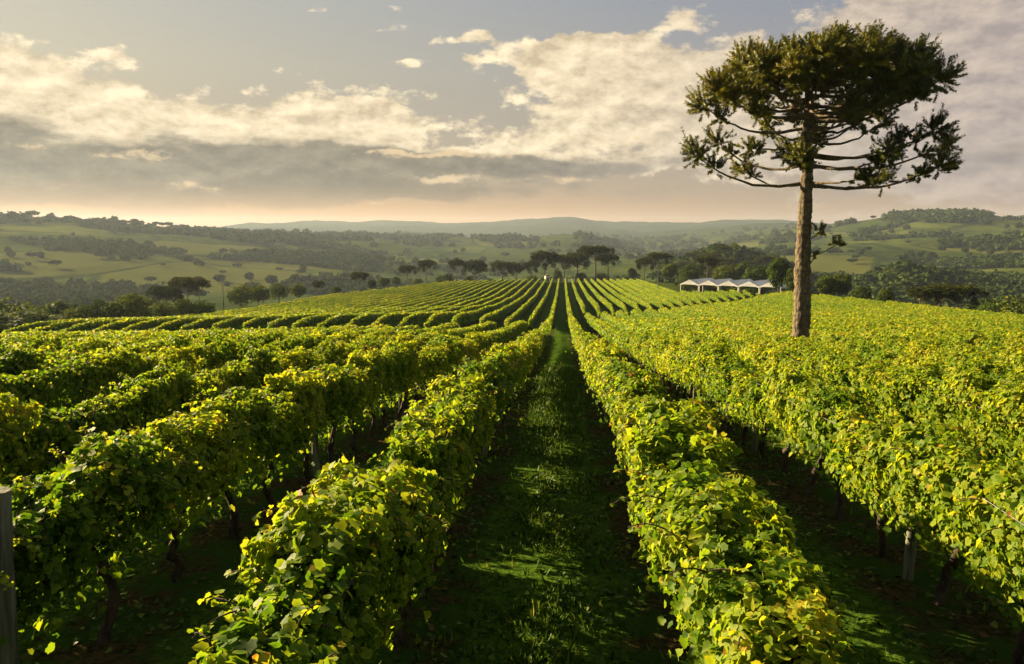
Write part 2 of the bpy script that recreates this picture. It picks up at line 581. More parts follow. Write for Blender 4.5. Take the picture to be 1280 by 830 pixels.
CTRL = {
    -300: [(350, -32), (420, -44), (600, -48), (800, -36), (1000, -17), (1200, 4), (1400, 19), (1700, 15), (2500, -40), (9000, -60)],
    0: [(350, -32), (420, -44), (600, -48), (800, -38), (1000, -20), (1200, -1), (1400, 14), (1700, 15), (2500, -40), (9000, -60)],
    150: [(350, -32), (420, -42), (650, -52), (900, -32), (1200, -10), (1450, 3), (1800, 0), (3000, -30), (9000, -60)],
    300: [(350, -32), (420, -42), (700, -52), (1000, -40), (1400, -18), (1700, -2), (2200, -12), (3500, -10), (5000, 38), (5600, 30), (9000, 0)],
    450: [(350, -30), (450, -42), (700, -56), (1000, -47), (1500, -32), (2000, -16), (2600, -30), (3500, -20), (5000, 52), (5600, 30), (9000, 0)],
    600: [(350, -27), (450, -42), (800, -62), (1200, -50), (1600, -44), (2000, -32), (2400, -44), (3500, -35), (5000, 52), (5600, 30), (9000, 0)],
    720: [(350, -25), (450, -40), (700, -47), (1200, -50), (1700, -30), (2100, -17), (2600, -40), (3500, -15), (5000, 78), (5600, 40), (9000, 0)],
    800: [(350, -25), (450, -38), (700, -45), (1000, -38), (1300, -44), (1700, -62), (3000, -42), (4000, -5), (5000, 42), (5600, 30), (9000, 90)],
    900: [(350, -28), (420, -34), (550, -30), (700, -14), (900, -42), (2000, -52), (3500, -4), (5000, 50), (5600, 40), (9000, 60)],
    980: [(350, -32), (420, -38), (600, -30), (700, -28), (1000, -47), (1500, -27), (2200, -3), (3500, 20), (5000, 48), (9000, 60)],
    1050: [(350, -40), (600, -52), (900, -52), (1200, -32), (1700, -10), (2200, 18), (2600, 0), (5000, 20), (9000, 60)],
    1130: [(350, -44), (500, -46), (650, -27), (850, -48), (1200, -34), (1700, -12), (2100, 34), (2400, 40), (3000, 10), (9000, 60)],
    1200: [(350, -44), (550, -48), (700, -38), (900, -47), (1300, -30), (1700, -8), (2100, 34), (2400, 41), (3000, 10), (9000, 90)],
    1280: [(350, -44), (600, -50), (800, -46), (1200, -28), (1700, -4), (2100, 16), (2400, 19), (3000, 0), (9000, 110)],
    1600: [(350, -44), (600, -50), (800, -46), (1200, -28), (1700, -4), (2100, 20), (2400, 24), (3000, 0), (9000, 110)],
}
C_AZ = np.array([azel(x, 280)[0] for x in CTRL])
LR = np.linspace(math.log(300), math.log(9500), 160)
C_E = np.array([np.interp(np.exp(LR), *zip(*v)) for v in CTRL.values()])
AZG = np.linspace(C_AZ[0], C_AZ[-1], 400)
TAB = np.array([np.interp(AZG, C_AZ, C_E[:, k]) for k in range(len(LR))])      # [r, az]
ker = np.hanning(15)
ker /= ker.sum()
TAB = np.array([np.convolve(np.pad(r_, 7, mode='edge'), ker, 'valid') for r_ in TAB])
k5 = np.hanning(6)[1:-1]
k5 = np.array([.2, .6, .2])
TAB = np.array([np.convolve(np.pad(r_, 1, mode='edge'), k5, 'valid') for r_ in TAB.T]).T


def far_E(X, Y):
    r = np.hypot(X, Y)
    a = np.arctan2(X, Y)
    fa = np.clip((a - AZG[0]) / (AZG[1] - AZG[0]), 0, len(AZG) - 1.001)
    fr = np.clip((np.log(np.maximum(r, 1)) - LR[0]) / (LR[1] - LR[0]), 0, len(LR) - 1.001)
    ia, ir = fa.astype(int), fr.astype(int)
    wa, wr = fa - ia, fr - ir
    E = (TAB[ir, ia] * (1 - wa) + TAB[ir, ia + 1] * wa) * (1 - wr) + (TAB[ir + 1, ia] * (1 - wa) + TAB[ir + 1, ia + 1] * wa) * wr
    amp = 0.010 * np.minimum(r, 2600) * sstep(r, 380, 900)
    E = E + amp * 2 * (fbm(X / 260 + 31, Y / 260 + 9, 4, 3, 0.5) - 0.5)
    E = E + 26 * sstep(r, 3600, 4800) * (fbm(X / 700 + 3, Y / 700, 4, 8, .55) - 0.5)
    return E


def outside(X, Y):
    return np.maximum(np.maximum(xl(Y) - X, X - xr(Y)), Y - np.interp(X, [-98, -50, 0, 35], [345, 351, 352, 352]))


def ground_z(X, Y):
    X = np.asarray(X, float)
    Y = np.asarray(Y, float)
    o = outside(X, Y)
    w = sstep(o, 4, 60)
    w = w * sstep(np.hypot(X, Y), 60, 130)
    return EYE + field_E(X, Y) * (1 - w) + far_E(X, Y) * w


# forest mask on the hills (also drives the ground colour there)
def px_az(px):
    return azel(px, 285)[0]


def forest(X, Y):
    r = np.hypot(X, Y)
    a = np.arctan2(X, Y)
    f = fbm(X / 170 + 50, Y / 110 + 3, 4, 21, 0.55)
    m = sstep(f, 0.585, 0.625)

    def zone(x0, x1, r0, r1, s=0.02):
        return sstep(a, px_az(x0) - s, px_az(x0) + s) * (1 - sstep(a, px_az(x1) - s, px_az(x1) + s)) * sstep(r, r0 * .93, r0) * (1 - sstep(r, r1, r1 * 1.07))
    m = np.maximum(m, zone(835, 985, 400, 1000))
    m = np.maximum(m, zone(1030, 1500, 430, 900))
    m = np.maximum(m, zone(395, 485, 520, 800, .01) * sstep(f, .42, .5))
    m = np.maximum(m, zone(1110, 1235, 2020, 2500, .01))
    m = np.maximum(m, zone(720, 805, 2000, 2300, .008))
    m = np.maximum(m, zone(-400, 170, 900, 1010, .03) * sstep(f, .44, .5))
    mid_gap = zone(470, 832, 380, 1700, .01)
    m = m * (1 - .8 * mid_gap)
    m = np.maximum(m, sstep(r, 3000, 3600))
    return m


def build_ground():
    az = np.concatenate([np.arange(-180, -52, 4), np.arange(-52, 52, 0.22), np.arange(52, 180, 4)]) * math.pi / 180
    rr = np.concatenate([np.linspace(0.6, 60, 150), np.exp(np.linspace(math.log(60.6), math.log(700), 210)),
                         np.exp(np.linspace(math.log(706), math.log(6500), 200))])
    A, Q = np.meshgrid(az, rr)
    X, Y = Q * np.sin(A), Q * np.cos(A)
    Z = ground_z(X, Y)
    V = np.stack([X, Y, Z], -1).reshape(-1, 3)
    na, nr = len(az), len(rr)
    i = np.arange(nr - 1)[:, None] * na
    j = np.arange(na)[None]
    k = (j + 1) % na
    F = np.stack([i + j, i + k, i + na + k, i + na + j], -1).reshape(-1, 4)
    b = MB()
    b.add(V, F)
    c0 = np.array([[0, 0, float(ground_z(0., 0.))]])
    b.add(np.vstack([V[:na], c0]), np.stack([np.arange(na), (np.arange(na) + 1) % na, np.full(na, na)], -1))
    m, n = new_mat('ground')
    a_f = n.new('ShaderNodeAttribute', attribute_name='vineyard').outputs['Fac']
    a_w = n.new('ShaderNodeAttribute', attribute_name='wood').outputs['Fac']
    geo = n.new('ShaderNodeNewGeometry')
    pos = geo.outputs['Position']
    sp = n.new('ShaderNodeSeparateXYZ')
    n.t.links.new(pos, sp.inputs[0])
    nz_s = n.noise(pos, 1.3, 6, 0.65).outputs[0]
    nz_f = n.noise(pos, 11.0, 5, 0.7).outputs[0]
    # strips: worn earth and leaf litter below each row, grass between
    ph = n.m('FRACT', n.m('MULTIPLY_ADD', sp.outputs[0], 1 / SP, -ROW0 / SP + 0.5))
    dist = n.m('ADD', n.m('ABSOLUTE', n.m('SUBTRACT', ph, 0.5)), n.m('MULTIPLY', n.m('SUBTRACT', nz_s, 0.5), 0.22))
    grass = n.mix(n.ss(nz_f, 0.35, 0.65), (0.020, 0.048, 0.006), (0.066, 0.115, 0.013))
    grass = n.mix(n.ss(nz_s, 0.5, 0.75), grass, (0.08, 0.13, 0.014))
    earth = n.mix(n.ss(nz_f, 0.35, 0.7), (0.022, 0.020, 0.009), (0.085, 0.062, 0.026))
    earth = n.mix(n.ss(nz_s, 0.42, 0.58), earth, (0.03, 0.060, 0.010))
    vy = n.mix(n.ss(dist, 0.15, 0.27), earth, grass)
    vp = n.new('ShaderNodeMapping')
    vp.inputs['Scale'].default_value = (1, 0.55, 1)
    n.t.links.new(pos, vp.inputs[0])
    big = n.noise(vp.outputs[0], 0.006, 6, 0.6).outputs[0]
    mid = n.noise(vp.outputs[0], 0.035, 5, 0.65).outputs[0]
    past = n.mix(n.ss(mid, 0.38, 0.7), (0.022, 0.036, 0.008), (0.050, 0.068, 0.012))
    past = n.mix(n.m('MULTIPLY', n.ss(big, 0.52, 0.64), 0.65), past, (0.095, 0.11, 0.022))
    past = n.mix(n.ss(n.noise(vp.outputs[0], 0.25, 5, 0.7).outputs[0], 0.55, 0.7), past, (0.03, 0.045, 0.012))
    vo = n.new('ShaderNodeTexVoronoi')
    vo.inputs['Scale'].default_value = 0.007
    n.put(vo.inputs['Vector'], n.mix(0.5, vp.outputs[0], n.noise(vp.outputs[0], 0.02, 3).outputs[1], 'LINEAR_LIGHT') if False else vp.outputs[0])
    ve = n.new('ShaderNodeTexVoronoi', feature='DISTANCE_TO_EDGE')
    ve.inputs['Scale'].default_value = 0.007
    n.t.links.new(vp.outputs[0], ve.inputs['Vector'])
    vs_ = n.new('ShaderNodeSeparateColor')
    n.t.links.new(vo.outputs['Color'], vs_.inputs[0])
    past = n.mix(n.m('MULTIPLY', vs_.outputs[0], 0.45), past, (0.028, 0.045, 0.010))
    past = n.mix(n.m('MULTIPLY', n.ss(vs_.outputs[1], 0.72, 0.8), 0.55), past, (0.085, 0.088, 0.022))
    edge = n.m('ADD', ve.outputs[0], n.m('MULTIPLY', n.m('SUBTRACT', mid, 0.5), 0.12))
    past = n.mix(n.m('MULTIPLY', n.ss(edge, 0.035, 0.015), 0.85), past, (0.016, 0.028, 0.008))
    wood = n.mix(mid, (0.012, 0.022, 0.007), (0.03, 0.042, 0.012))
    c = n.mix(a_w, past, wood)
    c = n.mix(a_f, c, vy)
    p = n.new('ShaderNodeBsdfPrincipled')
    n.put(p.inputs['Base Color'], c)
    p.inputs['Roughness'].default_value = 0.95
    p.inputs['Specular IOR Level'].default_value = 0.0
    bp = n.new('ShaderNodeBump')
    bp.inputs['Distance'].default_value = 0.05
    n.put(bp.inputs['Height'], nz_f)
    n.t.links.new(bp.outputs[0], p.inputs['Normal'])
    o = n.new('ShaderNodeOutputMaterial')
    n.t.links.new(p.outputs[0], o.inputs[0])
    ob = b.build('ground', [m])
    me = ob.data
    vf = (1 - sstep(outside(X, Y), 0, 3)).ravel()
    wf = forest(X, Y).ravel() * sstep(np.hypot(X, Y).ravel(), 300, 400)
    vf = np.concatenate([vf, vf[:na], [1.0]])
    wf = np.concatenate([wf, wf[:na], [0.0]])
    for nm, val in (('vineyard', vf), ('wood', wf)):
        t_ = me.attributes.new(nm, 'FLOAT', 'POINT')
        t_.data.foreach_set('value', val.astype(np.float32))
    tag(ob, 'rolling green ground of vineyard strips, valley pastures and hills', kind='structure')


build_ground()

# ------------------------------------------------------------------ grapevines
half = [(.20, -.13), (.45, -.02), (.43, .18), (.52, .40), (.34, .50), (.24, .68)]
_o = [(0, .3), (0, 0)] + half + [(0, .86)] + [(-x, y) for x, y in half[::-1]]
LEAF0 = [(x, y, 0.22 * abs(x) - 0.22 * max(0, y - .3) ** 1.2 - 0.1 * max(0, abs(x) - .3)) for x, y in _o]
LEAF0_F = [[[0, k, k % 14 + 1] for k in range(1, 15)]]
LEAF1 = [(0, -.02, 0), (.46, .02, .08), (.44, .45, .04), (0, .85, -.12), (-.44, .45, .04), (-.46, .02, .08)]
LEAF1_F = [[[0, 1, 2, 3], [0, 3, 4, 5]]]
LEAF2 = [(-.45, 0, .05), (.45, .05, -.05), (.42, .85, .06), (-.4, .8, -.06)]
LEAF2_F = [[[0, 1, 2, 3]]]
PH_MAX = R(126)


def canopy(n_, y0, y1, seed, depth=0.26, bulge=0.22, h_mul=1.0):
    """leaf positions on the trimmed, lumpy hedge of one row (row along Y)"""
    y = y0 + (y1 - y0) * rng.random(n_)
    ph = (rng.random(n_) * 2 - 1)
    ph = np.sign(ph) * np.abs(ph) ** 0.9 * PH_MAX
    s, c = np.sin(ph), np.cos(ph)
    x = np.sign(s) * np.abs(s) ** 0.65 * 0.36
    z = 1.27 + np.sign(c) * np.abs(c) ** 0.75 * 0.56
    N = np.stack([s * 1.15, np.zeros(n_), c * 0.9 + 0.18], 1)
    lump = (fbm(y * 2.6 + seed, ph * 2.1 + 20, 3, int(seed) % 97) - 0.5) * 2 * bulge + (fbm(y * .7 + seed, ph * .4, 2, 3 + int(seed) % 91) - .5) * .36
    d = lump - rng.exponential(depth * 0.5, n_)
    P = np.stack([x, y, z], 1) + unit(N) * d[:, None]
    P[:, 2] = (P[:, 2]) * h_mul
    keep = rng.random(n_) < np.interp(P[:, 2], [.75, 1.0, 1.2], [.25, .55, 1.0]) * sstep(fbm(y * 4.2 + seed * 2, ph * 3.4 + 5, 2, 51), .22, .5)
    return P[keep], N[keep], d[keep]


def leaf_frames(P, N, jit=0.55):
    n_ = len(P)
    Nn = unit(unit(N) + rng.normal(0, jit, (n_, 3)))
    T = unit(np.array([0, 0, -1.0]) + rng.normal(0, 0.55, (n_, 3)) + 0.35 * N)
    return Nn, T


def tints(n_, base=0.46, sd_=0.15, yellow=0.006, brown=0.003):
    t = np.clip(rng.normal(base + .05, sd_, n_), 0, .74)
    u = rng.random(n_)
    t = np.where(u < yellow, 0.85 + 0.08 * rng.random(n_), t)
    return np.where(u < brown, 1.0, t)


def vine_foliage(seed, lod):
    b = MB()
    n_ = 6000 if lod == 0 else 2900
    P, N, d = canopy(n_, -.86, .86, seed * 13.7)
    Nn, T = leaf_frames(P, N)
    s = np.clip(rng.lognormal(-2.70, .28, len(P)), .035, .115) if lod == 0 else np.clip(rng.lognormal(-2.42, .25, len(P)), .05, .13)
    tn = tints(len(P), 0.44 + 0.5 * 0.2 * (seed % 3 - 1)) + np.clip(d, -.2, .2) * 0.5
    o, f = (LEAF0, LEAF0_F) if lod == 0 else (LEAF1, LEAF1_F)
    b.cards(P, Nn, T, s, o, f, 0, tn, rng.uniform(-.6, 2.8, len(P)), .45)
    # hanging leaves under the hedge
    nh = 70
    Ph = np.stack([rng.normal(0, .16, nh), rng.uniform(-.8, .8, nh), rng.uniform(.55, .98, nh)], 1)
    Nn, T = leaf_frames(Ph, np.stack([np.sign(Ph[:, 0]), 0 * Ph[:, 0], 0 * Ph[:, 0] + .2], 1))
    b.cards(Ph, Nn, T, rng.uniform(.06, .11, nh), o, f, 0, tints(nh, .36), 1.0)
    # free shoots that have outgrown the trimming
    for k in range(rng.integers(7, 12)):
        y = rng.uniform(-.75, .75)
        side = rng.choice([-1, 1])
        st = np.array([side * rng.uniform(.0, .32), y, rng.uniform(1.45, 1.75)])
        L = rng.uniform(.3, .68)
        dr = unit(np.array([side * rng.uniform(.1, 1.0), rng.normal(0, .5), rng.uniform(.3, 1.2)]))
        u = np.linspace(0, 1, 8)[:, None]
        pts = st + dr * L * u + np.array([0, 0, -1]) * (0.55 * L * u ** 2.2)
        b.tube(pts, np.linspace(.009, .004, 8), 4, 1, .7, cap=False)
        m_ = int(L / .03)
        ui = rng.random(m_)
        Pp = st + dr * L * ui[:, None] + np.array([0, 0, -1]) * (0.55 * L * ui[:, None] ** 2.2) + rng.normal(0, .02, (m_, 3))
        Nn, T = leaf_frames(Pp, np.tile(dr + np.array([0, 0, .6]), (m_, 1)), .6)
        b.cards(Pp, Nn, T, rng.uniform(.045, .085, m_) * (1.1 - .5 * ui), o, f, 0, tints(m_, .62, .14, .06), 1.0)
    return b.mesh('foliage', [M_leaf, M_vinewood])


def vine_trunk(seed):
    b = MB()
    n_ = 11
    u = np.linspace(0, 1, n_)
    w = np.cumsum(rng.normal(0, .030, (n_, 2)), 0)
    pts = np.stack([w[:, 0] - w[0, 0], w[:, 1] * 1.6 - w[0, 1] * 1.6, u * 1.02 - .06], 1)
    b.tube(pts, (.062 - .022 * u) * rng.uniform(.85, 1.2, n_), 7, 0, .5, True, .35)
    top = pts[-1]
    for s in (-1, 1):
        v = np.linspace(0, 1, 8)
        arm = top + np.stack([rng.normal(0, .02, 8) * v, s * v * .72, .10 * np.sin(v * 2.5) + rng.normal(0, .012, 8)], 1)
        b.tube(arm, .030 - .012 * v, 6, 0, .5, True, .3)
        for q in range(3):
            a0 = arm[2 + 2 * q]
            c_ = np.linspace(0, 1, 5)[:, None]
            b.tube(a0 + c_ * np.array([rng.normal(0, .12), rng.normal(0, .08), rng.uniform(.5, .75)]), .009, 4, 0, .5, False)
    return b.mesh('trunk', [M_vinewood])


VF0 = [vine_foliage(k, 0) for k in range(9)]
VF1 = [vine_foliage(k + 20, 1) for k in range(7)]
VT = [vine_trunk(k) for k in range(7)]
VSTEP = 1.5
TREE_Y = 45.0
tree_x = float(at(1000, 420, TREE_Y)[0])

rows = [i for i in list(range(-34, 0)) + list(range(1, 27))]
Z0, Z1 = -6.0, 349.0
ORD = ['nearest', 'second nearest', 'third nearest', 'fourth nearest', 'fifth nearest', 'sixth nearest', 'seventh nearest', 'eighth nearest', 'ninth nearest', 'tenth nearest']
NUM = ['first', 'second', 'third', 'fourth', 'fifth', 'sixth', 'seventh', 'eighth', 'ninth', 'tenth', 'eleventh', 'twelfth', 'thirteenth',
       'fourteenth', 'fifteenth', 'sixteenth', 'seventeenth', 'eighteenth', 'nineteenth']
TENS = {20: 'twenty', 30: 'thirty', 40: 'forty', 50: 'fifty'}
TENTH = {20: 'twentieth', 30: 'thirtieth', 40: 'fortieth', 50: 'fiftieth'}


def ordinal(k):
    if k <= 19:
        return NUM[k - 1]
    t = k // 10 * 10
    return TENTH[t] if k % 10 == 0 else TENS[t] + '-' + NUM[k % 10 - 1]


def row_name(i):
    side = 'left' if i < 0 else 'right'
    if abs(i) == 1:
        return f'the vine row bordering the {side} edge of the grass path'
    return f'the {ordinal(abs(i))} vine row {side} of the grass path'


def in_row(x, z):
    """is there vine at this spot of the row"""
    ok = (x > xl(z)) & (x < xr(z)) & (z > Z0) & (z < Z1 - np.clip(np.abs(x) - 30, 0, 99) * .35)
    gw = np.where(x < 0, np.where(x > -2.5, -1, np.where(x > -8, 9.0, 10.5)), np.where(x < 2.5, -1, 4.5))
    wob = 3.4 * np.sin(x * 12.9898) * (np.abs(x) > 6)      # row ends are never quite in line
    ok &= np.abs(z - gap_z(x) - wob) > gw + 1.5 * np.sin(x * 4.1) * (x < -8)
    ok &= ~((np.abs(x - tree_x) < 1.3) & (np.abs(z - TREE_Y) < 1.1))
    return ok


cand = []
for i in rows:
    x = row_x(i)
    zs = np.arange(-5.25 + (abs(i) * 0.37) % 0.6, 60, VSTEP)
    for z in zs:
        if not in_row(np.array(x), np.array(z)):
            continue
        g = float(ground_z(x, z))
        seen = False
        for hh in (0.6, 1.5, 1.85):
            for dy in (-.7, .7):
                u, v, w = project(np.array([x, z + dy, g + hh]))
                if w > 0.5 and -8 < u < W_PX + 8 and v < H_PX + 10:
                    seen = True
        if seen:
            cand.append((math.hypot(x, z), i, x, z, g))
cand.sort()
near = cand[:300]
near_set = {(c[1], round(c[3], 3)) for c in near}
count = {}
for c in sorted(near, key=lambda c: c[3]):
    d, i, x, z, g = c
    count[i] = count.get(i, 0) + 1
    k = count[i]
    fm = random.choice(VF0) if d < 22 else random.choice(VF1)
    r = empty('grapevine', (x + random.uniform(-.04, .04), z, g))
    r.rotation_euler = (0, 0, math.pi * random.randint(0, 1) + random.uniform(-.05, .05))
    f = link('foliage', fm, r)
    f.scale = (random.uniform(.85, 1.18), 1.0, random.uniform(.88, 1.11))
    link('trunk', random.choice(VT), r)
    how = 'nearest' if k == 1 else ordinal(k) + ' nearest'
    tag(r, f'{how} leafy grapevine in {row_name(i)}', 'grapevine', 'grapevines in the trellised rows near the camera')

# the rest of every row: one trimmed hedge per row
for i in rows:
    x0 = row_x(i)
    zc = np.arange(Z0, Z1, 0.75) + 0.375
    ok = in_row(np.full_like(zc, x0), zc)
    zn = np.array([c[3] for c in near if c[1] == i])
    if len(zn):
        ok &= np.min(np.abs(zc[:, None] - zn[None]), axis=1) > 0.80
    zc = zc[ok]
    if not len(zc):
        continue
    g = ground_z(np.full_like(zc, x0), zc)
    u, v, w = project(np.stack([np.full_like(zc, x0), zc, g + 1.6], 1))
    inview = (w > 0.5) & (u > -350) & (u < W_PX + 350) & (v < H_PX + 400)
    dist = np.hypot(x0, zc)
    size = np.clip(0.145 * (dist / 40) ** 0.5, 0.145, 0.23)
    per = 0.75 * 3.7 * np.interp(dist, [50, 120], [1.9, 1.35]) / (size ** 2 * 0.66)
    size = np.where(inview, size, np.maximum(size, 0.26))
    per = np.where(inview, per, 90)
    if i == -1:
        per = per * (1 - .85 * sstep(zc, 50, 72) * (1 - sstep(zc, 90, 104)))      # foliage thinned here to let sun through onto the path
    cnt = rng.poisson(per)
    b = MB()
    idx = np.repeat(np.arange(len(zc)), cnt)
    n_ = len(idx)
    P, N, d_ = None, None, None
    yy = zc[idx] + rng.uniform(-.41, .41, n_)
    ph = (rng.random(n_) * 2 - 1)
    ph = np.sign(ph) * np.abs(ph) ** .9 * PH_MAX
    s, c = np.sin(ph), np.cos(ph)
    xx = np.sign(s) * np.abs(s) ** .65 * np.interp(np.hypot(x0, yy), [40, 120], [.36, .21])
    zz = 1.21 + np.sign(c) * np.abs(c) ** .75 * .59
    N = np.stack([s * 1.15, np.zeros(n_), c * .9 + .18], 1)
    lump = (fbm(yy * 1.6 + 9 * i, ph * 1.5 + 20, 3, 7) - .5) * np.interp(np.hypot(x0, yy), [70, 130], [.46, .28]) + (fbm(yy * .35 + 5 * i, ph * .3, 2, 5) - .5) * .22
    d_ = lump - rng.exponential(.08, n_)
    P = np.stack([xx, yy, zz], 1) + unit(N) * d_[:, None]
    P[:, 2] += np.interp(yy, zc, g) - 0
    P[:, 0] += x0
    Nn, T = leaf_frames(P, N, .5)
    tn = tints(n_, .42, .13, .01, .004) + .14 * c + np.clip(d_, -.2, .2) * .4 + (fbm(P[:, 0] / 14, P[:, 1] / 14, 3, 77) - .5) * .25  # paler young growth on top, also paints in lit tops and dark sides
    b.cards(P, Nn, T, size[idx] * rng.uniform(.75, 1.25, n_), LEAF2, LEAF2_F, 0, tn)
    # stems of the hidden vines
    zt = zc[(dist < 120) & inview][::2]
    for z in zt:
        gz = float(ground_z(x0, z))
        b.tube([(x0, z, gz - .05), (x0 + random.uniform(-.05, .05), z + random.uniform(-.08, .08), gz + .5), (x0, z, gz + 1.0)], .045, 5, 1, .5, False)
    # added solid core in dark leaf colour: keeps daylight from showing through the far rows
    brk = np.where(np.diff(zc) > 1.2)[0]
    for seg in np.split(np.arange(len(zc)), brk + 1):
        seg = seg[((dist[seg] > 60) | ~inview[seg]) & ~((i == -1) & (zc[seg] > 50) & (zc[seg] < 104))]
        if len(seg) < 3:
            continue
        yz = zc[seg]
        gg = g[seg]
        prof = np.array([(-.14, .45), (-.20, 1.1), (-.14, 1.48), (0, 1.56), (.14, 1.48), (.20, 1.1), (.14, .45)])
        wob = 1 + .3 * (fbm(yz[:, None] * .9 + 3 * i, prof[None, :, 0] * 6 + 50, 2, 4) - .5)
        V = np.stack([x0 + prof[None, :, 0] * wob, np.repeat(yz[:, None], 7, 1), gg[:, None] + prof[None, :, 1] * (1 + (wob - 1) * .4)], -1)
        a_ = np.arange(len(seg) - 1)[:, None] * 7
        j = np.arange(6)[None]
        F = np.stack([a_ + j, a_ + j + 1, a_ + j + 8, a_ + j + 7], -1).reshape(-1, 4)
        b.add(V.reshape(-1, 3), F, 0, .25)
    o = b.build('vine_row', [M_leaf, M_vinewood])
    pre = 'distant continuation of ' if len(zn) else 'long leafy hedge forming '
    tag(o, pre + row_name(i), 'vine row', 'trellised vine rows running down the slope')

# ------------------------------------------------------------------ trellis posts and wires
pb = MB()
u = np.linspace(0, 1, 9)
pb.tube(np.stack([.012 * np.sin(u * 5), 0 * u, u * 2.12 - .15], 1), .075 - .008 * u, 9, 0, .5, True, .12)
POST = pb.mesh('trellis_post', [M_post])
pc = {}
posts = []
for i in range(-6, 8):
    if i == 0:
        continue
    x = row_x(i)
    for z in np.arange(5.9 - 7.5 * (1 if abs(i) < 3 else 0) + (abs(i + 2) * 2.3) % 6, 55, 7.5):
        if z < 1 or not in_row(np.array(x), np.array(z)):
            continue
        g = float(ground_z(x, z))
        uu, vv, ww = project(np.array([[x, z, g + .4], [x, z, g + 1.9]]))
        if ww.min() < .5 or uu.max() < -10 or uu.min() > W_PX + 10 or vv.min() > H_PX:
            continue
        posts.append((z, i, x, g))
for z, i, x, g in sorted(posts):
    pc[i] = pc.get(i, 0) + 1
    o = link('trellis_post', POST, None, (x + random.uniform(-.03, .03), z, g))
    o.rotation_euler = (random.uniform(-.03, .03), random.uniform(-.03, .03), random.uniform(0, 6))
    o.scale = (.85, .85, .78)
    if i == -2 and pc[i] == 1:
        q = at(2, 612, 5.2)
        g = float(ground_z(q[0], q[1]))
        o.location = (q[0] - .15, q[1], g)
        o.rotation_euler = (0, .07, 0)
        o.scale = (1.15, 1.15, (q[2] - g) / 1.97)
        tag(o, 'grey weathered wooden post at the left edge of the photo, nearest of all', 'post', 'wooden posts of the vine trellis')
    else:
        how = 'nearest' if pc[i] == 1 else ordinal(pc[i]) + ' nearest'
        tag(o, f'{how} wooden post in {row_name(i)}', 'post', 'wooden posts of the vine trellis')
for i in (2, 3, 4):
    x = row_x(i)
    for nm, dx, hz in (('left', -.30, 1.62), ('right', .30, 1.66)):
        zz = np.linspace(3, 50, 95)
        b = MB()
        b.tube(np.stack([np.full_like(zz, x + dx) + .05 * np.sin(zz * .9), zz, ground_z(np.full_like(zz, x), zz) + hz - .05 * np.abs(np.sin(zz * .42))], 1), .0035, 4, 0, .5, False)
        o = b.build('trellis_wire', [M_wire])
        tag(o, f'thin pale {nm} wire along {row_name(i)}', 'wire', 'wires of the vine trellis')

# ------------------------------------------------------------------ the great araucaria
NEEDLE = [(-.5, 0, 0), (.5, 0, 0), (0, 1, 0.12)]


def rope(b, pts, n_, ln, wd, rad=.05, tint=.5, mat=0):
    """a branchlet densely set with stiff pointed leaves"""
    pts = np.asarray(pts)
    m_ = len(pts) - 1
    q = rng.random(n_) * m_
    k = np.minimum(q.astype(int), m_ - 1)
    w = (q - k)[:, None]
    P = pts[k] * (1 - w) + pts[k + 1] * w
    t = unit(pts[k + 1] - pts[k])
    rd = unit(np.cross(t, rng.normal(0, 1, (n_, 3))))
    dr = unit(t * .75 + rd)
    P = P + rd * rad * .5
    A = np.cross(dr, rd)
    A = unit(A)
    L = ln * rng.uniform(.7, 1.2, n_)[:, None]
    V = np.stack([P - A * wd / 2, P + A * wd / 2, P + dr * L], 1).reshape(-1, 3)
    F = np.arange(n_ * 3).reshape(-1, 3)
    b.add(V, F, mat, np.repeat(np.clip(tint + rng.normal(0, .14, n_), 0, 1), 3))


def tuft(b, c, axis, n_rope, size, n_needle, ln, wd, up=.5, tint=.5):
    """a rounded brush: many short bristling branchlets round the end of a branch"""
    for k in range(n_rope):
        d = unit(unit(rng.normal(0, 1, 3)) + np.asarray(axis) * .35 + np.array([0, 0, up * .55]))
        st = np.asarray(c) + d * size * rng.uniform(.0, .35) - np.asarray(axis) * size * .3 * rng.random() + rng.normal(0, size * .08, 3)
        L = size * rng.uniform(.5, .66)
        u = np.linspace(0, 1, 5)[:, None]
        pts = st + d * L * u + np.array([0, 0, 1]) * (.18 * L * u ** 2)
        rope(b, pts, n_needle, ln, wd, .05, np.clip(tint + rng.normal(0, .13), 0, 1))


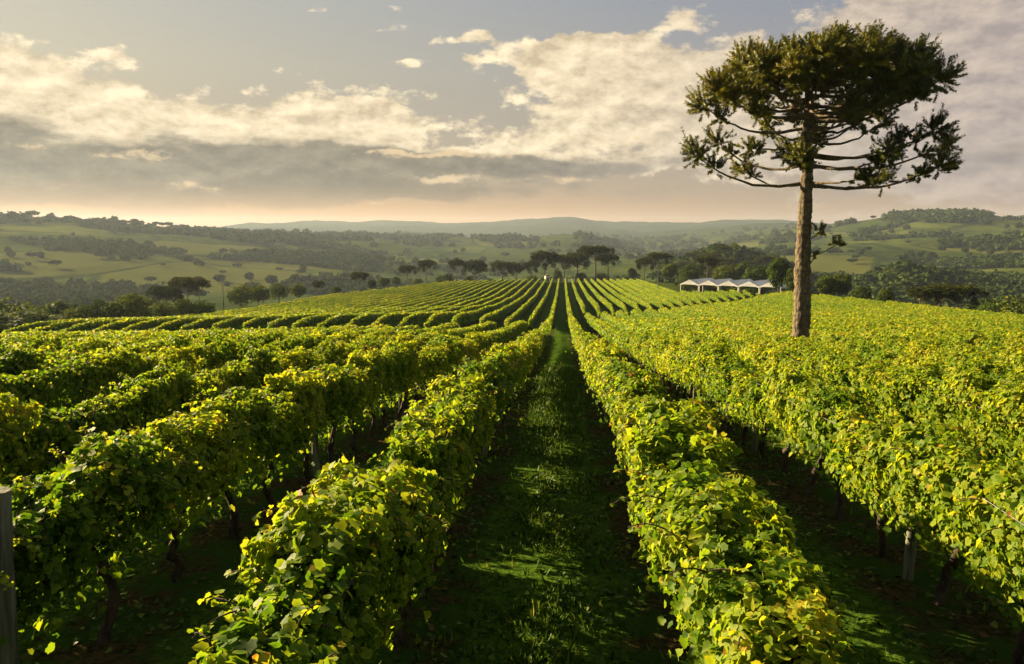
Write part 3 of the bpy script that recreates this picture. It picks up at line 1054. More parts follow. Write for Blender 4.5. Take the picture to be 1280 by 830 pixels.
def big_araucaria():
    sc = 960.0 / TREE_Y * 1.0
    gz = float(ground_z(tree_x, TREE_Y))
    root = empty('araucaria_tree', (tree_x, TREE_Y, gz))
    tag(root, 'tall lone umbrella-crowned araucaria pine rising from the vines on the right', 'tree')
    # local axes: e = screen right at the tree, dpt = away from the camera
    a0 = math.atan2(tree_x, TREE_Y)
    e = np.array([math.cos(a0), -math.sin(a0), 0])
    dpt = np.array([math.sin(a0), math.cos(a0), 0])

    def loc(px, py, dep=0.0):
        """pixel on the plane through the trunk, moved away by dep metres"""
        d = ray(px, py)
        nrm = dpt
        o = np.array([0, 0, EYE])
        base = np.array([tree_x, TREE_Y, gz])
        t = ((base + nrm * dep - o) @ nrm) / (d @ nrm)
        return o + d * t - base
    tz = np.array([-0.3, 0.15, 1, 2.2, 5, 8, 10.5, 13, 15, 16.8, 18.4])
    topx = loc(1012, 60)
    lean = np.interp(tz, [0, 18.4], [0, 1.0])[:, None] * np.array([topx[0], topx[1], 0]) * 0.85
    trad = np.array([.66, .58, .52, .49, .44, .385, .34, .29, .235, .18, .11])
    b = MB()
    zz = np.linspace(-.3, 18.4, 120)
    pts = np.stack([np.interp(zz, tz, lean[:, 0]), np.interp(zz, tz, lean[:, 1]), zz], 1)
    pts[:, :2] += (np.stack([fbm(zz * .3, zz * 0, 2, 1), fbm(zz * .3, zz * 0 + 9, 2, 2)], 1) - .5) * .25
    rr = np.interp(zz, tz, trad) * (1 + .05 * np.sin(zz * 4.9)) * (1 + .04 * rng.normal(0, 1, len(zz)))
    b.tube(pts, rr, 30, 0, .5, True, .06)
    b.build('trunk', [M_abark], root)

    def trunk_at(z):
        return np.array([np.interp(z, zz, pts[:, 0]), np.interp(z, zz, pts[:, 1]), z])

    specs = []
    # lower whorls, read off the photograph: tip pixel, depth, attach pixel height, tuft size, sag
    low = [((868, 192), -1.0, 228, 1.35, .6, 24), ((928, 212), 2.0, 230, 1.0, .2, 14), ((895, 175), 2.5, 205, 1.15, .6, 16), ((935, 186), -2.5, 185, .8, .2, 12),
           ((950, 140), -3.5, 170, 1.1, .7, 14), ((1000, 195), -3.2, 212, 1.15, .1, 26), ((985, 190), -2.2, 205, .95, .1, 16), ((1024, 168), 2.8, 190, 1.0, .1, 14),
           ((1115, 195), -2.0, 208, 1.15, .5, 20), ((1180, 205), -.6, 230, 1.3, .8, 26), ((1172, 160), 1.2, 192, 1.2, .7, 20), ((1108, 225), 2.2, 232, 1.0, .3, 14),
           ((1128, 172), 2.0, 195, .95, .5, 12), ((1085, 222), -2.6, 228, .8, .2, 10), ((1185, 178), 2.4, 206, 1.1, .7, 16), ((1070, 135), -3.0, 165, 1.0, .4, 12),
           ((1105, 150), -1.2, 176, .95, .7, 12), ((960, 160), 2.6, 178, .9, .4, 10)]
    for tip, dep, ay, sz, sag, nr in low:
        specs.append((loc(*tip, dep), float(loc(1006, ay)[2]), sz, sag, nr, .42 + .012 * (1000 - tip[0]) / 10))  # tint rises to the left: the crown's sunlit side put into colour
    # the dome: tufts spread over a shallow umbrella
    ng = 46
    for k in range(ng):
        rad = 6.3 * math.sqrt((k + .5) / ng)
        th = k * 2.39996 + .4
        dx, dy = rad * math.cos(th), rad * math.sin(th)
        ex = dx * (1.08 if dx > 0 else 1.0) + .15
        z = float(loc(1020, 73)[2]) - .012 * rad ** 2 - .62 * max(0, rad - 4.2) ** 1.3 + rng.normal(0, .22)
        p = e * ex + dpt * dy
        p[2] = z
        at_z = np.clip(z - .5 - .17 * rad + rng.normal(0, .25), 13.4, 17.6)
        specs.append((p, at_z, rng.uniform(1.0, 1.4), .25 + .06 * rad, 30, .5 - .02 * ex))  # tint falls to the right, painting the dome's sunlit and shaded sides
    # under-layer of the crown
    for k in range(11):
        th = k * 2.39996 + 1.1
        rad = rng.uniform(2.6, 5.6)
        p = e * (rad * math.cos(th) + 1.0) + dpt * rad * math.sin(th)
        p[2] = float(loc(1010, 104)[2]) + rng.normal(0, .6) - .05 * rad
        specs.append((p, np.clip(p[2] - rng.uniform(1.0, 2.0), 12.6, 16), rng.uniform(.9, 1.2), .5, 16, .45))
    for p, az_, sz, sag, nr, tn in specs:
        tn += rng.normal(.04, .13)
        st = trunk_at(az_)
        d = p - st
        hor = np.array([d[0], d[1], 0])
        L = np.linalg.norm(hor)
        u = np.linspace(0, 1, 14)
        lift = u ** 2.6
        P_ = st + hor * u[:, None]
        P_[:, 2] += d[2] * lift - sag * np.sin(u * math.pi) * .55
        P_ += np.stack([rng.normal(0, .035, 14), rng.normal(0, .035, 14), rng.normal(0, .03, 14)], 1) * np.sin(u * math.pi)[:, None]
        bb = MB()
        r0 = .06 + .007 * L
        bb.tube(P_, np.linspace(r0, .03, 14), 7, 0, .5, True, .25)
        br = bb.build('branch', [M_abark], root)
        fb = MB()
        axis = unit(P_[-1] - P_[-4])
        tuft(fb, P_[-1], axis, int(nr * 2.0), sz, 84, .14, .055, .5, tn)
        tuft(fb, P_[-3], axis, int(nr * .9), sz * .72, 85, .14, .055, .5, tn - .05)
        fb.build('foliage', [M_arau], br)
    # epicormic shoots low on the trunk
    for tip, ay, sz, nr in (((1026, 288), 300, .62, 13), ((1047, 305), 322, .62, 13), ((1020, 318), 338, .35, 5)):
        p = loc(*tip, -.2)
        st = trunk_at(float(loc(1005, ay)[2]))
        u = np.linspace(0, 1, 8)[:, None]
        P_ = st + (p - st) * u - np.array([0, 0, .15]) * np.sin(u * math.pi)
        bb = MB()
        bb.tube(P_, np.linspace(.05, .02, 8), 6, 0, .5, True, .2)
        br = bb.build('branch', [M_abark], root)
        fb = MB()
        tuft(fb, P_[-1], unit(P_[-1] - P_[0]), nr, sz, 75, .13, .04, .5, .6)
        fb.build('foliage', [M_arau], br)


big_araucaria()


# ------------------------------------------------------------------ trees beyond the field
def mid_araucaria(seed, flat=1.0):
    """12 m tree: bare trunk, tiers of upswept branches, umbrella of tufts"""
    t = MB()
    H = 12.0
    z = np.linspace(-.4, H * .9, 14)
    t.tube(np.stack([.1 * np.sin(z * .4 + seed), .1 * np.cos(z * .5 + seed) - .1, z], 1), np.linspace(.34, .1, 14), 9, 0, .5, True, .15)
    c = MB()
    ng = 30
    for k in range(ng):
        rad = (4.6) * math.sqrt((k + .5) / ng) * rng.uniform(.85, 1.12)
        th = k * 2.39996 + seed
        lower = rng.random() < .32
        zt = H - .3 - .055 * flat * rad ** 2 - (rng.uniform(1.2, 3.0) if lower else 0) + rng.normal(0, .2)
        p = np.array([rad * math.cos(th), rad * math.sin(th), zt])
        st = np.array([0, 0, max(5.0, zt - 1 - .35 * rad)])
        u = np.linspace(0, 1, 6)[:, None]
        q = st + (p - st) * np.hstack([u, u, u ** 2.2])
        t.tube(q, np.linspace(.075, .03, 6), 5, 0, .5, False)
        nn = 150
        d = unit(rng.normal(0, 1, (nn, 3)) + np.array([0, 0, .45]))
        P = p + d * rng.uniform(.15, .95, nn)[:, None] * rng.uniform(.75, 1.15)
        c.cards(P, unit(np.cross(d, rng.normal(0, 1, (nn, 3)))), d, rng.uniform(.35, .6, nn), [(-.24, 0, 0), (.24, 0, 0), (.1, 1, .05), (-.1, 1, -.05)], LEAF2_F, 0,
                np.clip(rng.normal(.45, .2, nn) + .12 * d[:, 2], 0, 1))
    return [('trunk', t.mesh('trunk', [M_bark])), ('crown', c.mesh('crown', [M_arau_far]))]


def leafy_tree(seed, H=9.0, Wd=4.0, bush=False, nl=2600, leaf=.36):
    t = MB()
    z = np.linspace(-.4, H * .62, 9)
    t.tube(np.stack([.12 * np.sin(z + seed), .12 * np.cos(z * 1.3 + seed) - .12, z], 1), np.linspace(.26, .09, 9), 8, 0, .5, True, .2)
    c = MB()
    nlobe = 15
    lobes = []
    for k in range(nlobe):
        th = k * 2.39996 + seed
        fz = (k + .5) / nlobe
        rad = Wd * .62 * math.sqrt(1 - (2 * fz - 1) ** 2) * rng.uniform(.7, 1.1)
        zc = (H * .10 + fz * H * .74) if bush else (H * .36 + fz * H * .50)
        p = np.array([rad * math.cos(th), rad * math.sin(th), zc])
        lobes.append((p, Wd * rng.uniform(.28, .46)))
        if not bush:
            u = np.linspace(0, 1, 5)[:, None]
            st = np.array([0, 0, H * .3 + fz * H * .25])
            t.tube(st + (p - st) * u, np.linspace(.09, .03, 5), 5, 0, .5, False)
    for p, r_ in lobes:
        nn = nl // nlobe
        d = unit(rng.normal(0, 1, (nn, 3)) + np.array([0, 0, .25]))
        P = p + d * r_ * np.array([1, 1, .85]) * (1 - rng.exponential(.14, nn)[:, None]) * (1 + .35 * (fbm(d[:, 0] * 2 + seed * 3 + p[0], d[:, 1] * 2 + d[:, 2], 2, 9)[:, None] - .5))
        Nn, T = leaf_frames(P, d, .55)
        c.cards(P, Nn, T, leaf * rng.uniform(.7, 1.3, nn), LEAF2, LEAF2_F, 0, np.clip(rng.normal(.45, .18, nn) + .1 * rng.normal(), 0, 1))
    return [('trunk', t.mesh('trunk', [M_bark])), ('crown', c.mesh('crown', [M_tree]))]


AR = [mid_araucaria(k, (1.0, .6, 1.3, .8)[k]) for k in range(4)]
LT = [leafy_tree(k + .3, 9.0, (4.2, 3.4, 5.0)[k]) for k in range(3)]
BU = [leafy_tree(k + 5.3, 5.0, 3.6, True, 3200, .26) for k in range(3)]
KIND = {'a': (AR, 12.0, 'araucaria_tree'), 't': (LT, 9.0, 'leafy_tree'), 'b': (BU, 5.0, 'round_bush')}


DIAG = []


def plant(kind, px, top_y, Y, label, cat, group, wide=1.0, sink=0.0):
    protos, H, nm = KIND[kind]
    top = at(px, top_y, Y)
    g = float(ground_z(top[0], top[1]))
    h = max(1.5, top[2] - g)
    s = h / H
    DIAG.append((kind, px, top_y, Y, round(h, 1)))
    r = thing_of(nm, random.choice(protos), (top[0], top[1], g - sink), random.uniform(0, 6.28), (s * wide, s * wide, s))
    tag(r, label, cat, group)
    return r


# along the left edge of the field
LEFT = [('t', 8, 374, 150, 1.1, 'dark flat-topped tree at the far left edge, beyond the vine hedge'),
        ('b', 10, 389, 118, 1.6, 'low rounded bush nearest the left edge of the photo, behind the vines'),
        ('b', 45, 388, 122, 1.8, 'long low dark bush left of the tall clipped bushes, behind the vines'),
        ('t', 75, 372, 160, 1.1, 'spreading tree just behind the gap between low bushes on the left'),
        ('b', 96, 383, 118, .8, 'small rounded bush at the left end of the tall bush clump'),
        ('b', 128, 375, 122, 1.0, 'middle bush of the tall rounded clump beyond the left vines'),
        ('b', 163, 365, 126, .85, 'tallest dark rounded bush of the clump beyond the left vines'),
        ('b', 201, 377, 132, .95, 'rounded bush directly right of the tallest dark bush on the left'),
        ('b', 229, 373, 136, .9, 'rounded bush below the flat-topped tree at the left field edge'),
        ('b', 252, 376, 140, 1.1, 'last rounded bush at the right end of the left clump'),
        ('a', 207, 361, 205, 1.0, 'dark araucaria rising behind the round bushes, left of its taller twin'),
        ('a', 234, 350, 215, 1.0, 'taller flat-topped araucaria rising behind the round bushes on the left'),
        ('t', 300, 356, 215, 1.1, 'first tree in the line along the upper left field edge'),
        ('t', 322, 355, 222, 1.15, 'second tree in the line along the upper left field edge'),
        ('t', 348, 354, 232, 1.1, 'third tree in the line along the upper left field edge'),
        ('t', 372, 353, 243, 1.1, 'fourth tree in the line along the upper left field edge'),
        ('a', 398, 352, 255, .9, 'small araucaria ending the tree line along the upper left field edge'),
        ('a', 449, 341, 300, 1.15, 'broad umbrella araucaria standing alone above the left field edge'),
        ('t', 480, 346, 315, 1.2, 'low rounded tree right of the lone broad umbrella araucaria'),
        ('a', 509, 333, 360, 1.0, 'left of a pair of araucarias above the far left vines'),
        ('a', 533, 327, 372, .95, 'right of a pair of araucarias above the far left vines'),
        ('t', 551, 343, 385, 1.2, 'low tree right of the araucaria pair above the far left vines'),
        ('a', 571, 325, 370, .95, 'tall leaning dark araucaria above the middle of the far vines'),
        ('t', 586, 344, 385, 1.1, 'small tree right of the tall dark leaning araucaria'),
        ('a', 594, 327, 400, .85, 'slim pale umbrella araucaria between two darker trees above the far vines'),
        ('t', 612, 347, 400, 1.0, 'low tree right of the slim pale umbrella araucaria'),
        ('a', 628, 329, 395, 1.0, 'left half of the broad double araucaria crown above the far vines'),
        ('a', 645, 330, 398, 1.0, 'right half of the broad double araucaria crown above the far vines')]
for kd, px, ty, Y, wd, lb in LEFT:
    plant(kd, px, ty, Y, lb, 'bush' if kd == 'b' else 'tree', 'bushes and trees along the left field edge', wd)
LEFT += [('t', 420, 357, 262, 1.1, 'small tree between the line of trees and the lone broad araucaria'),
         ('t', 464, 348, 308, 1.2, 'low dark tree touching the right side of the lone broad araucaria'),
         ('t', 495, 345, 340, 1.2, 'low tree just left of the araucaria pair'),
         ('b', 522, 348, 352, 1.4, 'low bushes between the two araucarias of the pair'),
         ('t', 560, 342, 372, 1.2, 'low tree at the foot of the tall dark leaning araucaria'),
         ('b', 665, 344, 372, 1.4, 'low bush left of the small white hut')]
for kd, px, ty, Y, wd, lb in LEFT[-6:]:
    plant(kd, px, ty, Y, lb, 'bush' if kd == 'b' else 'tree', 'bushes and trees along the left field edge', wd)
MIDT = [('a', 664, 328, 385, .9, 'lower araucaria at the left end of the dark clump above the path'),
        ('a', 681, 316, 390, 1.05, 'tall araucaria with a flat dark crown above the small white hut'),
        ('t', 697, 337, 375, 1.1, 'leafy tree between hut and path end, under the araucaria clump'),
        ('a', 706, 321, 395, 1.0, 'dark araucaria directly above the far end of the path'),
        ('a', 722, 319, 400, .95, 'dark araucaria just left of the clump’s tallest tree'),
        ('a', 744, 310, 372, 1.2, 'tallest, widest araucaria of the clump, with a pale bare trunk'),
        ('a', 760, 320, 385, 1.0, 'araucaria under the right shoulder of the tallest one in the clump'),
        ('t', 726, 340, 380, 1.2, 'dark leafy tree under the clump, left of the pale trunk'),
        ('t', 752, 340, 376, 1.2, 'dark leafy tree under the clump, right of the pale trunk')]
for kd, px, ty, Y, wd, lb in MIDT:
    plant(kd, px, ty, Y, lb.replace('’', "'"), 'tree', 'dark clump of araucarias at the end of the path', wd)
RIGHT = [('t', 790, 334, 370, 1.0, 'reddish leafy tree left of the pole near the tents'),
         ('a', 806, 323, 385, .9, 'left araucaria behind the pole near the tents'),
         ('a', 824, 318, 380, 1.0, 'middle araucaria behind the pole near the tents'),
         ('t', 838, 328, 360, 1.1, 'dark round tree right of the pole near the tents'),
         ('t', 845, 352, 300, .8, 'small dark round bush beside the left tent corner'),
         ('t', 862, 330, 330, 1.1, 'tree right behind the leftmost tent'),
         ('a', 885, 322, 345, 1.0, 'araucaria rising behind the second tent'),
         ('t', 908, 330, 330, 1.2, 'leafy tree rising behind the third tent'),
         ('t', 930, 326, 335, 1.1, 'leafy tree rising behind the rightmost tents'),
         ('t', 948, 330, 290, 1.0, 'leafy tree between the tents and the yellowish palm-like tree'),
         ('t', 974, 320, 200, .85, 'bright yellow-green feathery tree just left of the great trunk'),
         ('t', 992, 334, 195, .8, 'green tree mostly hidden behind the great trunk'),
         ('t', 1034, 342, 190, 1.1, 'leafy tree just right of the great trunk at the field edge'),
         ('t', 1052, 340, 195, 1.0, 'second leafy tree right of the great trunk at the field edge'),
         ('t', 1078, 356, 200, 1.0, 'low leafy tree right of the pair beside the great trunk'),
         ('b', 1108, 359, 168, .6, 'small pointed yellow-green bush standing alone on the right field edge'),
         ('a', 1152, 361, 175, 1.2, 'left tree of the flat-topped group on the right field edge'),
         ('a', 1176, 359, 178, 1.1, 'middle tree of the flat-topped group on the right field edge'),
         ('a', 1198, 360, 176, 1.1, 'right tree of the flat-topped group on the right field edge'),
         ('b', 1250, 376, 160, 1.1, 'low reddish bush near the right edge of the photo'),
         ('b', 1272, 374, 158, 1.1, 'low green bush at the right edge of the photo'),
         ('t', 1232, 370, 185, 1.0, 'dim low tree between the flat-topped group and the right bushes')]
for kd, px, ty, Y, wd, lb in RIGHT:
    plant(kd, px, ty, Y, lb, 'bush' if kd == 'b' else 'tree', 'trees along the right field edge', wd)

for k, (px, ty, Y) in enumerate(((858, 352, 272), (872, 350, 275), (889, 351, 274), (905, 350, 272), (922, 351, 268), (938, 352, 264))):  # bushes added so the open tents look dark inside
    plant('b', px, ty, Y, ordinal(k + 1) + ' from the left of the added dark bushes right behind the white tents', 'bush', 'added bushes behind the white tents', 1.2)

# single far trees: one small shared mesh each
FT = []
for k in range(4):
    b = MB()
    b.tube([(0, 0, -.5), (.1, 0, 2.5), (0, .1, 5)], [.35, .3, .12], 5, 1, .5, False)
    fl = (k % 2 == 0)
    nn = 330
    d = unit(rng.normal(0, 1, (nn, 3)))
    rr_ = np.array([4.6, 4.6, 1.5]) if fl else np.array([4.0, 4.0, 3.6])
    cc = np.array([0, 0, 5.6]) if fl else np.array([0, 0, 4.4])
    lump = .75 + .6 * fbm(d[:, 0] * 2.3 + 9 * k, d[:, 1] * 2.3 + d[:, 2] * 2, 2, k)
    P = cc + d * rr_ * (lump * rng.uniform(.6, 1.02, nn))[:, None]
    Nn, T = leaf_frames(P, d, .5)
    b.cards(P, Nn, T, rng.uniform(1.0, 1.9, nn), LEAF2, LEAF2_F, 0, rng.normal(.45, .2, nn))
    FT.append(b.mesh('far_tree', [M_far, M_bark]))


def far_tree(X, Y, s, label, group):
    o = link('far_tree', random.choice(FT), None, (X, Y, float(ground_z(X, Y)) - .3))
    o.scale = (s * random.uniform(.9, 1.3), s * random.uniform(.9, 1.3), s * random.uniform(.85, 1.15))
    o.rotation_euler = (0, 0, random.uniform(0, 6.28))
    tag(o, label, 'tree', group)


def polar(px, r):
    a = px_az(px)
    return r * math.sin(a), r * math.cos(a)


for k in range(62):            # skyline of the left hill
    px = -20 + 330 * ((k + random.random()) / 62)
    r = np.interp(px, [0, 150, 300], [1400, 1450, 1650]) + random.uniform(-70, 25)
    far_tree(*polar(px, r), random.uniform(.8, 1.55), 'small dark tree on the skyline of the left hill', 'trees on the skyline of the left hill')
for k in range(60):            # scattered over the left slope
    px, r = random.uniform(-10, 520), random.uniform(520, 1300)
    far_tree(*polar(px, r), random.uniform(.5, 1.0), 'small hazy tree scattered on the pasture of the left slope', 'trees on the left slope')
for k in range(36):            # mid valley
    px, r = random.uniform(430, 820), random.uniform(900, 2100)
    far_tree(*polar(px, r), random.uniform(.7, 1.2), 'small hazy tree in the middle valley below the blue ridge', 'trees in the middle valley')
for k in range(60):            # right hill pastures
    px, r = random.uniform(985, 1290), random.uniform(1050, 2150)
    far_tree(*polar(px, r), random.uniform(.7, 1.5), 'small dark tree on the sunlit pastures of the right hill', 'trees on the right hill')
# nearer wood on the knoll behind the tents: full trees
kn = 0
while kn < 60:
    px, r = random.uniform(828, 985), random.uniform(410, 690)
    X, Y = polar(px, r)
    g = float(ground_z(X, Y))
    kd = random.choice('aatt')
    protos, H, nm = KIND[kd]
    s = random.uniform(.75, 1.15)
    o = thing_of(nm, random.choice(protos), (X, Y, g - .3), random.uniform(0, 6.28), (s * 1.15, s * 1.15, s))
    tag(o, 'tree in the dense wood covering the knoll behind the white tents', 'tree', 'wood on the knoll behind the tents')
    kn += 1


def woodland():
    """unbroken far woods, which nobody could count"""
    n_try = 95000
    lr = rng.uniform(math.log(400), math.log(3300), n_try)
    a = rng.uniform(px_az(-40), px_az(1320), n_try)
    r = np.exp(lr)
    X, Y = r * np.sin(a), r * np.cos(a)
    f = forest(X, Y)
    pr = np.clip(r / 1500, .22, .8)
    keep = (rng.random(n_try) < f * pr * .55)
    keep &= ~((a < px_az(440)) & (r < 560))
    keep &= ~((a > px_az(828)) & (a < px_az(990)) & (r < 520))
    X, Y, r = X[keep], Y[keep], r[keep]
    n_ = len(X)
    Z = ground_z(X, Y)
    s = rng.uniform(3.0, 5.5, n_) * np.clip(r / 1100, .9, 1.7)
    b = MB()
    per = 46
    idx = np.repeat(np.arange(n_), per)
    m_ = len(idx)
    d = unit(rng.normal(0, 1, (m_, 3)) + np.array([0, 0, .35]))
    ell = np.stack([s * rng.uniform(.8, 1.3, n_), s * rng.uniform(.8, 1.3, n_), s * rng.uniform(.6, 1.05, n_)], 1)
    P = np.stack([X, Y, Z + s * .6], 1)[idx] + d * ell[idx] * rng.uniform(.55, 1.05, m_)[:, None]
    Nn, T = leaf_frames(P, d, .45)
    tn = np.clip(rng.normal(.4, .2, n_), 0, 1)[idx] + rng.normal(0, .1, m_)
    b.cards(P, Nn, T, s[idx] * rng.uniform(.42, .75, m_), LEAF2, LEAF2_F, 0, tn)
    o = b.build('distant_woodland', [M_far])
    tag(o, 'dark far-off woods covering the valley slopes and hilltops', 'woodland', kind='stuff')
    return n_


NW = woodland()


# ------------------------------------------------------------------ white marquee tents
def tent(loc, rz, wdt, lng, label, eave=2.6, rise=1.5):
    r = empty('marquee_tent', loc, rz)
    w, l, t = wdt / 2, lng, .05
    for sx in (-1, 1):
        b = MB()
        q = 9
        ys = np.linspace(0, l, q)
        us = np.linspace(0, 1, 5)
        top = np.array([[[sx * w * u_, y, eave + rise * (1 - u_) - .14 * math.sin(u_ * math.pi) - .05 * math.sin(y / l * math.pi * 2) ** 2] for u_ in us] for y in ys])
        bot = top - np.array([0, 0, t])
        V = np.concatenate([top.reshape(-1, 3), bot.reshape(-1, 3)])
        i = np.arange(q - 1)[:, None] * 5
        j = np.arange(4)[None]
        F1 = np.stack([i + j, i + j + 1, i + j + 6, i + j + 5], -1).reshape(-1, 4)
        b.add(V, np.vstack([F1, F1[:, ::-1] + q * 5]))
        b.box((sx * (w + .02), l / 2, eave - .17), (.04, l, .34))
        b.build('roof', [M_canvas], r)
    g = MB()
    g.add([(-w, -.02, eave), (w, -.02, eave), (0, -.02, eave + rise), (-w, -.02, eave - .35), (w, -.02, eave - .35), (-w * .6, -.02, eave - .05), (w * .6, -.02, eave - .05)],
          [[0, 5, 6], [0, 6, 1], [0, 1, 2]])
    g.add([(-w, -.03, eave - .35), (-w, -.03, eave), (-w * .6, -.03, eave - .02), (w * .6, -.03, eave - .02), (w, -.03, eave), (w, -.03, eave - .35)], [[0, 2, 1], [3, 5, 4]])
    o = g.build('gable_panel', [M_canvas], r, smooth=False)
    sol = o.modifiers.new('thick', 'SOLIDIFY')
    sol.thickness = .03
    for sx in (-1, 1):
        for y in (.1, l - .1):
            p = MB()
            p.box((sx * (w - .12), y, eave / 2 - .1), (.16, .16, eave - .1))
            p.build('post', [M_white], r, smooth=False)
    tag(r, label, 'tent', 'white marquee tents beside the vineyard')
    return r


TY = 232
dirx = R(-40)
prev = None
tl = ['leftmost white marquee tent, its open gable facing the vines', 'second white marquee tent from the left', 'third white marquee tent from the left',
      'fourth white marquee tent, right of the three open gables', 'rightmost white marquee tent, low roof sloping to the right']
TW = 6.7
p0 = at(861.5, 363, 246)
for k in range(5):
    px_, py_ = p0[0] + k * TW * math.cos(dirx), p0[1] + k * TW * math.sin(dirx)
    gz = float(ground_z(px_, py_))
    uu, vv, ww = project(np.array([px_, py_, EYE - 20.0]))
    top = at(float(uu), 349.5 + .7 * k, py_)[2]
    tent((px_, py_, gz), dirx, TW - .1, 14, tl[k], max(2.0, top - gz - 1.5), 1.5)
# benches and tables in the shade of the tents
for k in range(6):
    px = (860, 868, 880, 888, 903, 912)[k]
    p = at(px, 363, 240)
    gz = float(ground_z(p[0], p[1]))
    b = MB()
    b.box((0, 0, .74), (1.9, .8, .06))
    for sx in (-.8, .8):
        for sy in (-.3, .3):
            b.box((sx, sy, .36), (.08, .08, .72))
    r = empty('picnic_table', (p[0], p[1], gz), random.uniform(0, 3))
    b.build('table_body', [M_dark], r, smooth=False)
    for sy in (-.7, .7):
        c = MB()
        c.box((0, sy, .43), (1.8, .3, .05))
        for sx in (-.7, .7):
            c.box((sx, sy, .2), (.08, .25, .4))
        c.build('bench', [M_dark], r, smooth=False)
    tag(r, 'dark table standing in the shade under the white tents', 'table', 'tables under the tents')

# small white hut at the head of the rows, white wall beside it, poles
p = at(684, 351, 358)
hut = empty('white_hut', (p[0], p[1], float(ground_z(p[0], p[1]))), .2)
b = MB()
b.box((0, 0, 1.3), (2.0, 2.2, 2.8))
b.build('wall', [M_white], hut, smooth=False)
b = MB()
b.add([(-1.2, -1.3, 2.68), (1.2, -1.3, 2.68), (1.2, 1.3, 2.68), (-1.2, 1.3, 2.68), (0, -1.3, 3.4), (0, 1.3, 3.4)], [[0, 4, 5, 3], [1, 2, 5, 4], [0, 3, 2, 1]])
b.add([(-1.2, -1.3, 2.68), (1.2, -1.3, 2.68), (0, -1.3, 3.4), (-1.2, 1.3, 2.68), (1.2, 1.3, 2.68), (0, 1.3, 3.4)], [[0, 1, 2], [4, 3, 5]])
b.build('roof', [M_bark], hut, smooth=False)
b = MB()
b.box((0.2, -1.12, .95), (.8, .06, 1.9))
b.build('door', [M_dark], hut, smooth=False)
tag(hut, 'tiny white hut at the far end of the vine rows', 'hut')
p = at(714, 351, 362)
b = MB()
b.box((0, 0, .5), (3.2, .22, 1.4))
b.box((0, 0, 1.24), (3.4, .32, .1))
o = b.build('white_wall', [M_white], None, (p[0], p[1], float(ground_z(p[0], p[1]))), smooth=False)
tag(o, 'short white wall beyond the far end of the grass path', 'wall')


def pole(px, top_y, Y, label, lamp=False):
    t = at(px, top_y, Y)
    gz = float(ground_z(t[0], t[1]))
    h = t[2] - gz
    r = empty('utility_pole', (t[0], t[1], gz))
    b = MB()
    b.tube([(0, 0, -.4), (0, 0, h * .5), (0, 0, h)], [.15, .13, .10], 10)
    b.build('shaft', [M_post], r)
    c = MB()
    c.box((-.6 if lamp else 0, 0, h - .5 if not lamp else h * .6), (1.6, .14, .14))
    c.build('crossarm', [M_post], r, smooth=False)
    tag(r, label, 'pole', 'wooden poles beyond the vineyard')


pole(823, 336, 262, 'pale wooden pole with a short arm left of the white tents', True)
pole(278, 354, 205, 'thin pole standing among the trees at the left field edge')


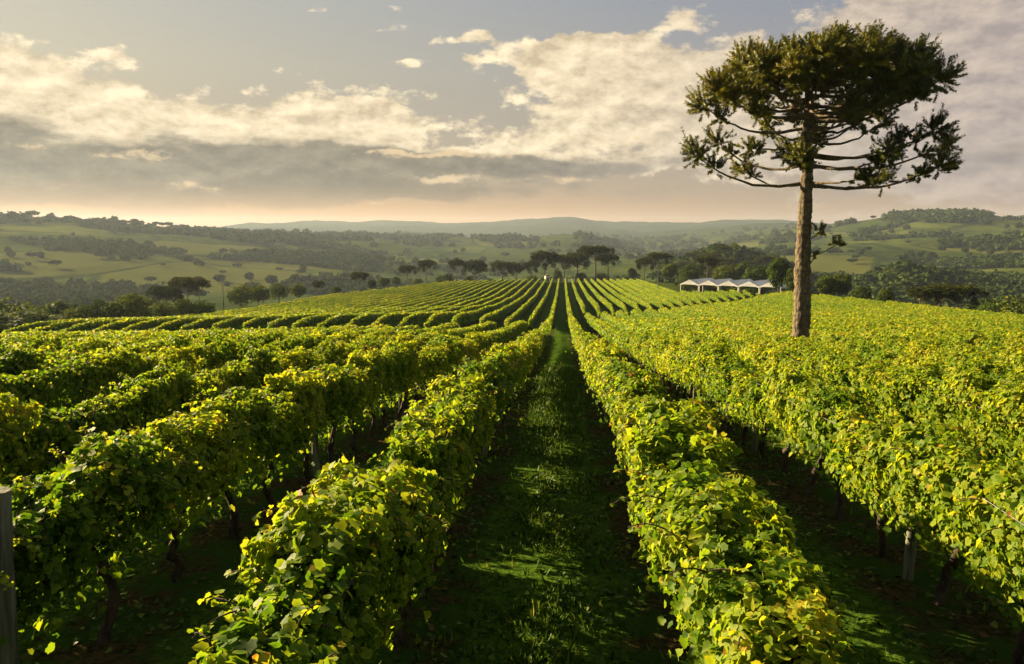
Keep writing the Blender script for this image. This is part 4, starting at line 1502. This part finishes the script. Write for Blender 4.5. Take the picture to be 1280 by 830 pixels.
# ------------------------------------------------------------------ grass path, weeds and leaf litter near the camera
def ground_cover():
    n_ = 70000
    # distance with more blades near the camera
    y = 2.0 + 46 * rng.random(n_) ** 1.7
    k = rng.integers(-5, 7, n_)
    xc = ROW0 + SP * (k + .5)
    x = xc + rng.normal(0, .42, n_)
    x = np.where(rng.random(n_) < .42, ROW0 + SP * .5 + rng.normal(0, .46, n_), x)
    cl = fbm(x * 1.7, y * 1.7, 3, 33)
    keep = rng.random(n_) < (sstep(cl, .3, .6) + .12) * (1 - sstep(y, 26, 47))
    x, y = x[keep], y[keep]
    u, v, w = project(np.stack([x, y, ground_z(x, y)], 1))
    kp = (u > -30) & (u < W_PX + 30) & (v < H_PX + 60) & (w > .5)
    x, y = x[kp], y[kp]
    n_ = len(x)
    P = np.stack([x, y, ground_z(x, y) - .01], 1)
    b = MB()
    up = unit(np.array([0, 0, 1.0]) + rng.normal(0, .55, (n_, 3)))
    Nn = unit(np.cross(up, rng.normal(0, 1, (n_, 3))))
    hgt = rng.uniform(.05, .16, n_) * (1 + .5 * (rng.random(n_) < .06)) * np.clip(y / 14, 1, 2.0)
    b.cards(P, Nn, up, hgt, [(-.09, 0, 0), (.09, 0, 0), (.06, .6, .08), (0, 1, .3)], LEAF2_F, 0, np.clip(rng.normal(.42, .25, n_), 0, 1))
    # clover-like weeds lying flat
    nw = 60000
    y = 2.0 + 30 * rng.random(nw) ** 1.5
    x = ROW0 + SP * (rng.integers(-5, 7, nw) + .5) + rng.uniform(-1.45, 1.45, nw)
    kp = rng.random(nw) < sstep(fbm(x * 1.1 + 40, y * 1.1, 3, 41), .4, .62)
    x, y = x[kp], y[kp]
    nw = len(x)
    P = np.stack([x, y, ground_z(x, y) + rng.uniform(.01, .09, nw)], 1)
    Nn = unit(np.array([0, 0, 1.0]) + rng.normal(0, .4, (nw, 3)))
    b.cards(P, Nn, rng.normal(0, 1, (nw, 3)), rng.uniform(.035, .09, nw), LEAF1, LEAF1_F, 0, np.clip(rng.normal(.5, .25, nw), 0, 1))
    o = b.build('grass', [M_grass])
    tag(o, 'short dark green grass and weeds between the vine rows', 'grass', kind='stuff')
    nl = 4500
    y = 2.0 + 34 * rng.random(nl) ** 1.5
    x = ROW0 + SP * rng.integers(-4, 7, nl) + rng.normal(0, .42, nl)
    P = np.stack([x, y, ground_z(x, y) + rng.uniform(.005, .03, nl)], 1)
    Nn = unit(np.array([0, 0, 1.0]) + rng.normal(0, .35, (nl, 3)))
    b = MB()
    b.cards(P, Nn, rng.normal(0, 1, (nl, 3)), rng.uniform(.05, .10, nl), LEAF1, LEAF1_F, 0, np.clip(rng.normal(.45, .25, nl), 0, 1), 2.0)
    o = b.build('fallen_leaves', [M_litter])
    tag(o, 'brown fallen vine leaves on the earth below the rows', 'leaves', kind='stuff')


ground_cover()

# ------------------------------------------------------------------ haze: one closed box of even air
HAZE = True
if HAZE:
    b = MB()
    zlo, zhi = -85.0, 112.0
    b.box((0, 0, (zlo + zhi) / 2), (13200, 13200, zhi - zlo))
    m, n = new_mat('haze')
    v = n.new('ShaderNodeVolumePrincipled')
    v.inputs['Color'].default_value = (0.58, 0.71, 0.93, 1)
    v.inputs['Density'].default_value = 0.72e-4
    v.inputs['Anisotropy'].default_value = 0.3
    o = n.new('ShaderNodeOutputMaterial')
    n.t.links.new(v.outputs[0], o.inputs['Volume'])
    m.cycles.homogeneous_volume = True
    o = b.build('haze', [m], smooth=False)
    tag(o, 'pale evening haze over the valley and far hills', kind='stuff')

print('woodland trees', NW, 'vines', len(near), 'max vine distance', near[-1][0], 'posts', len(posts))
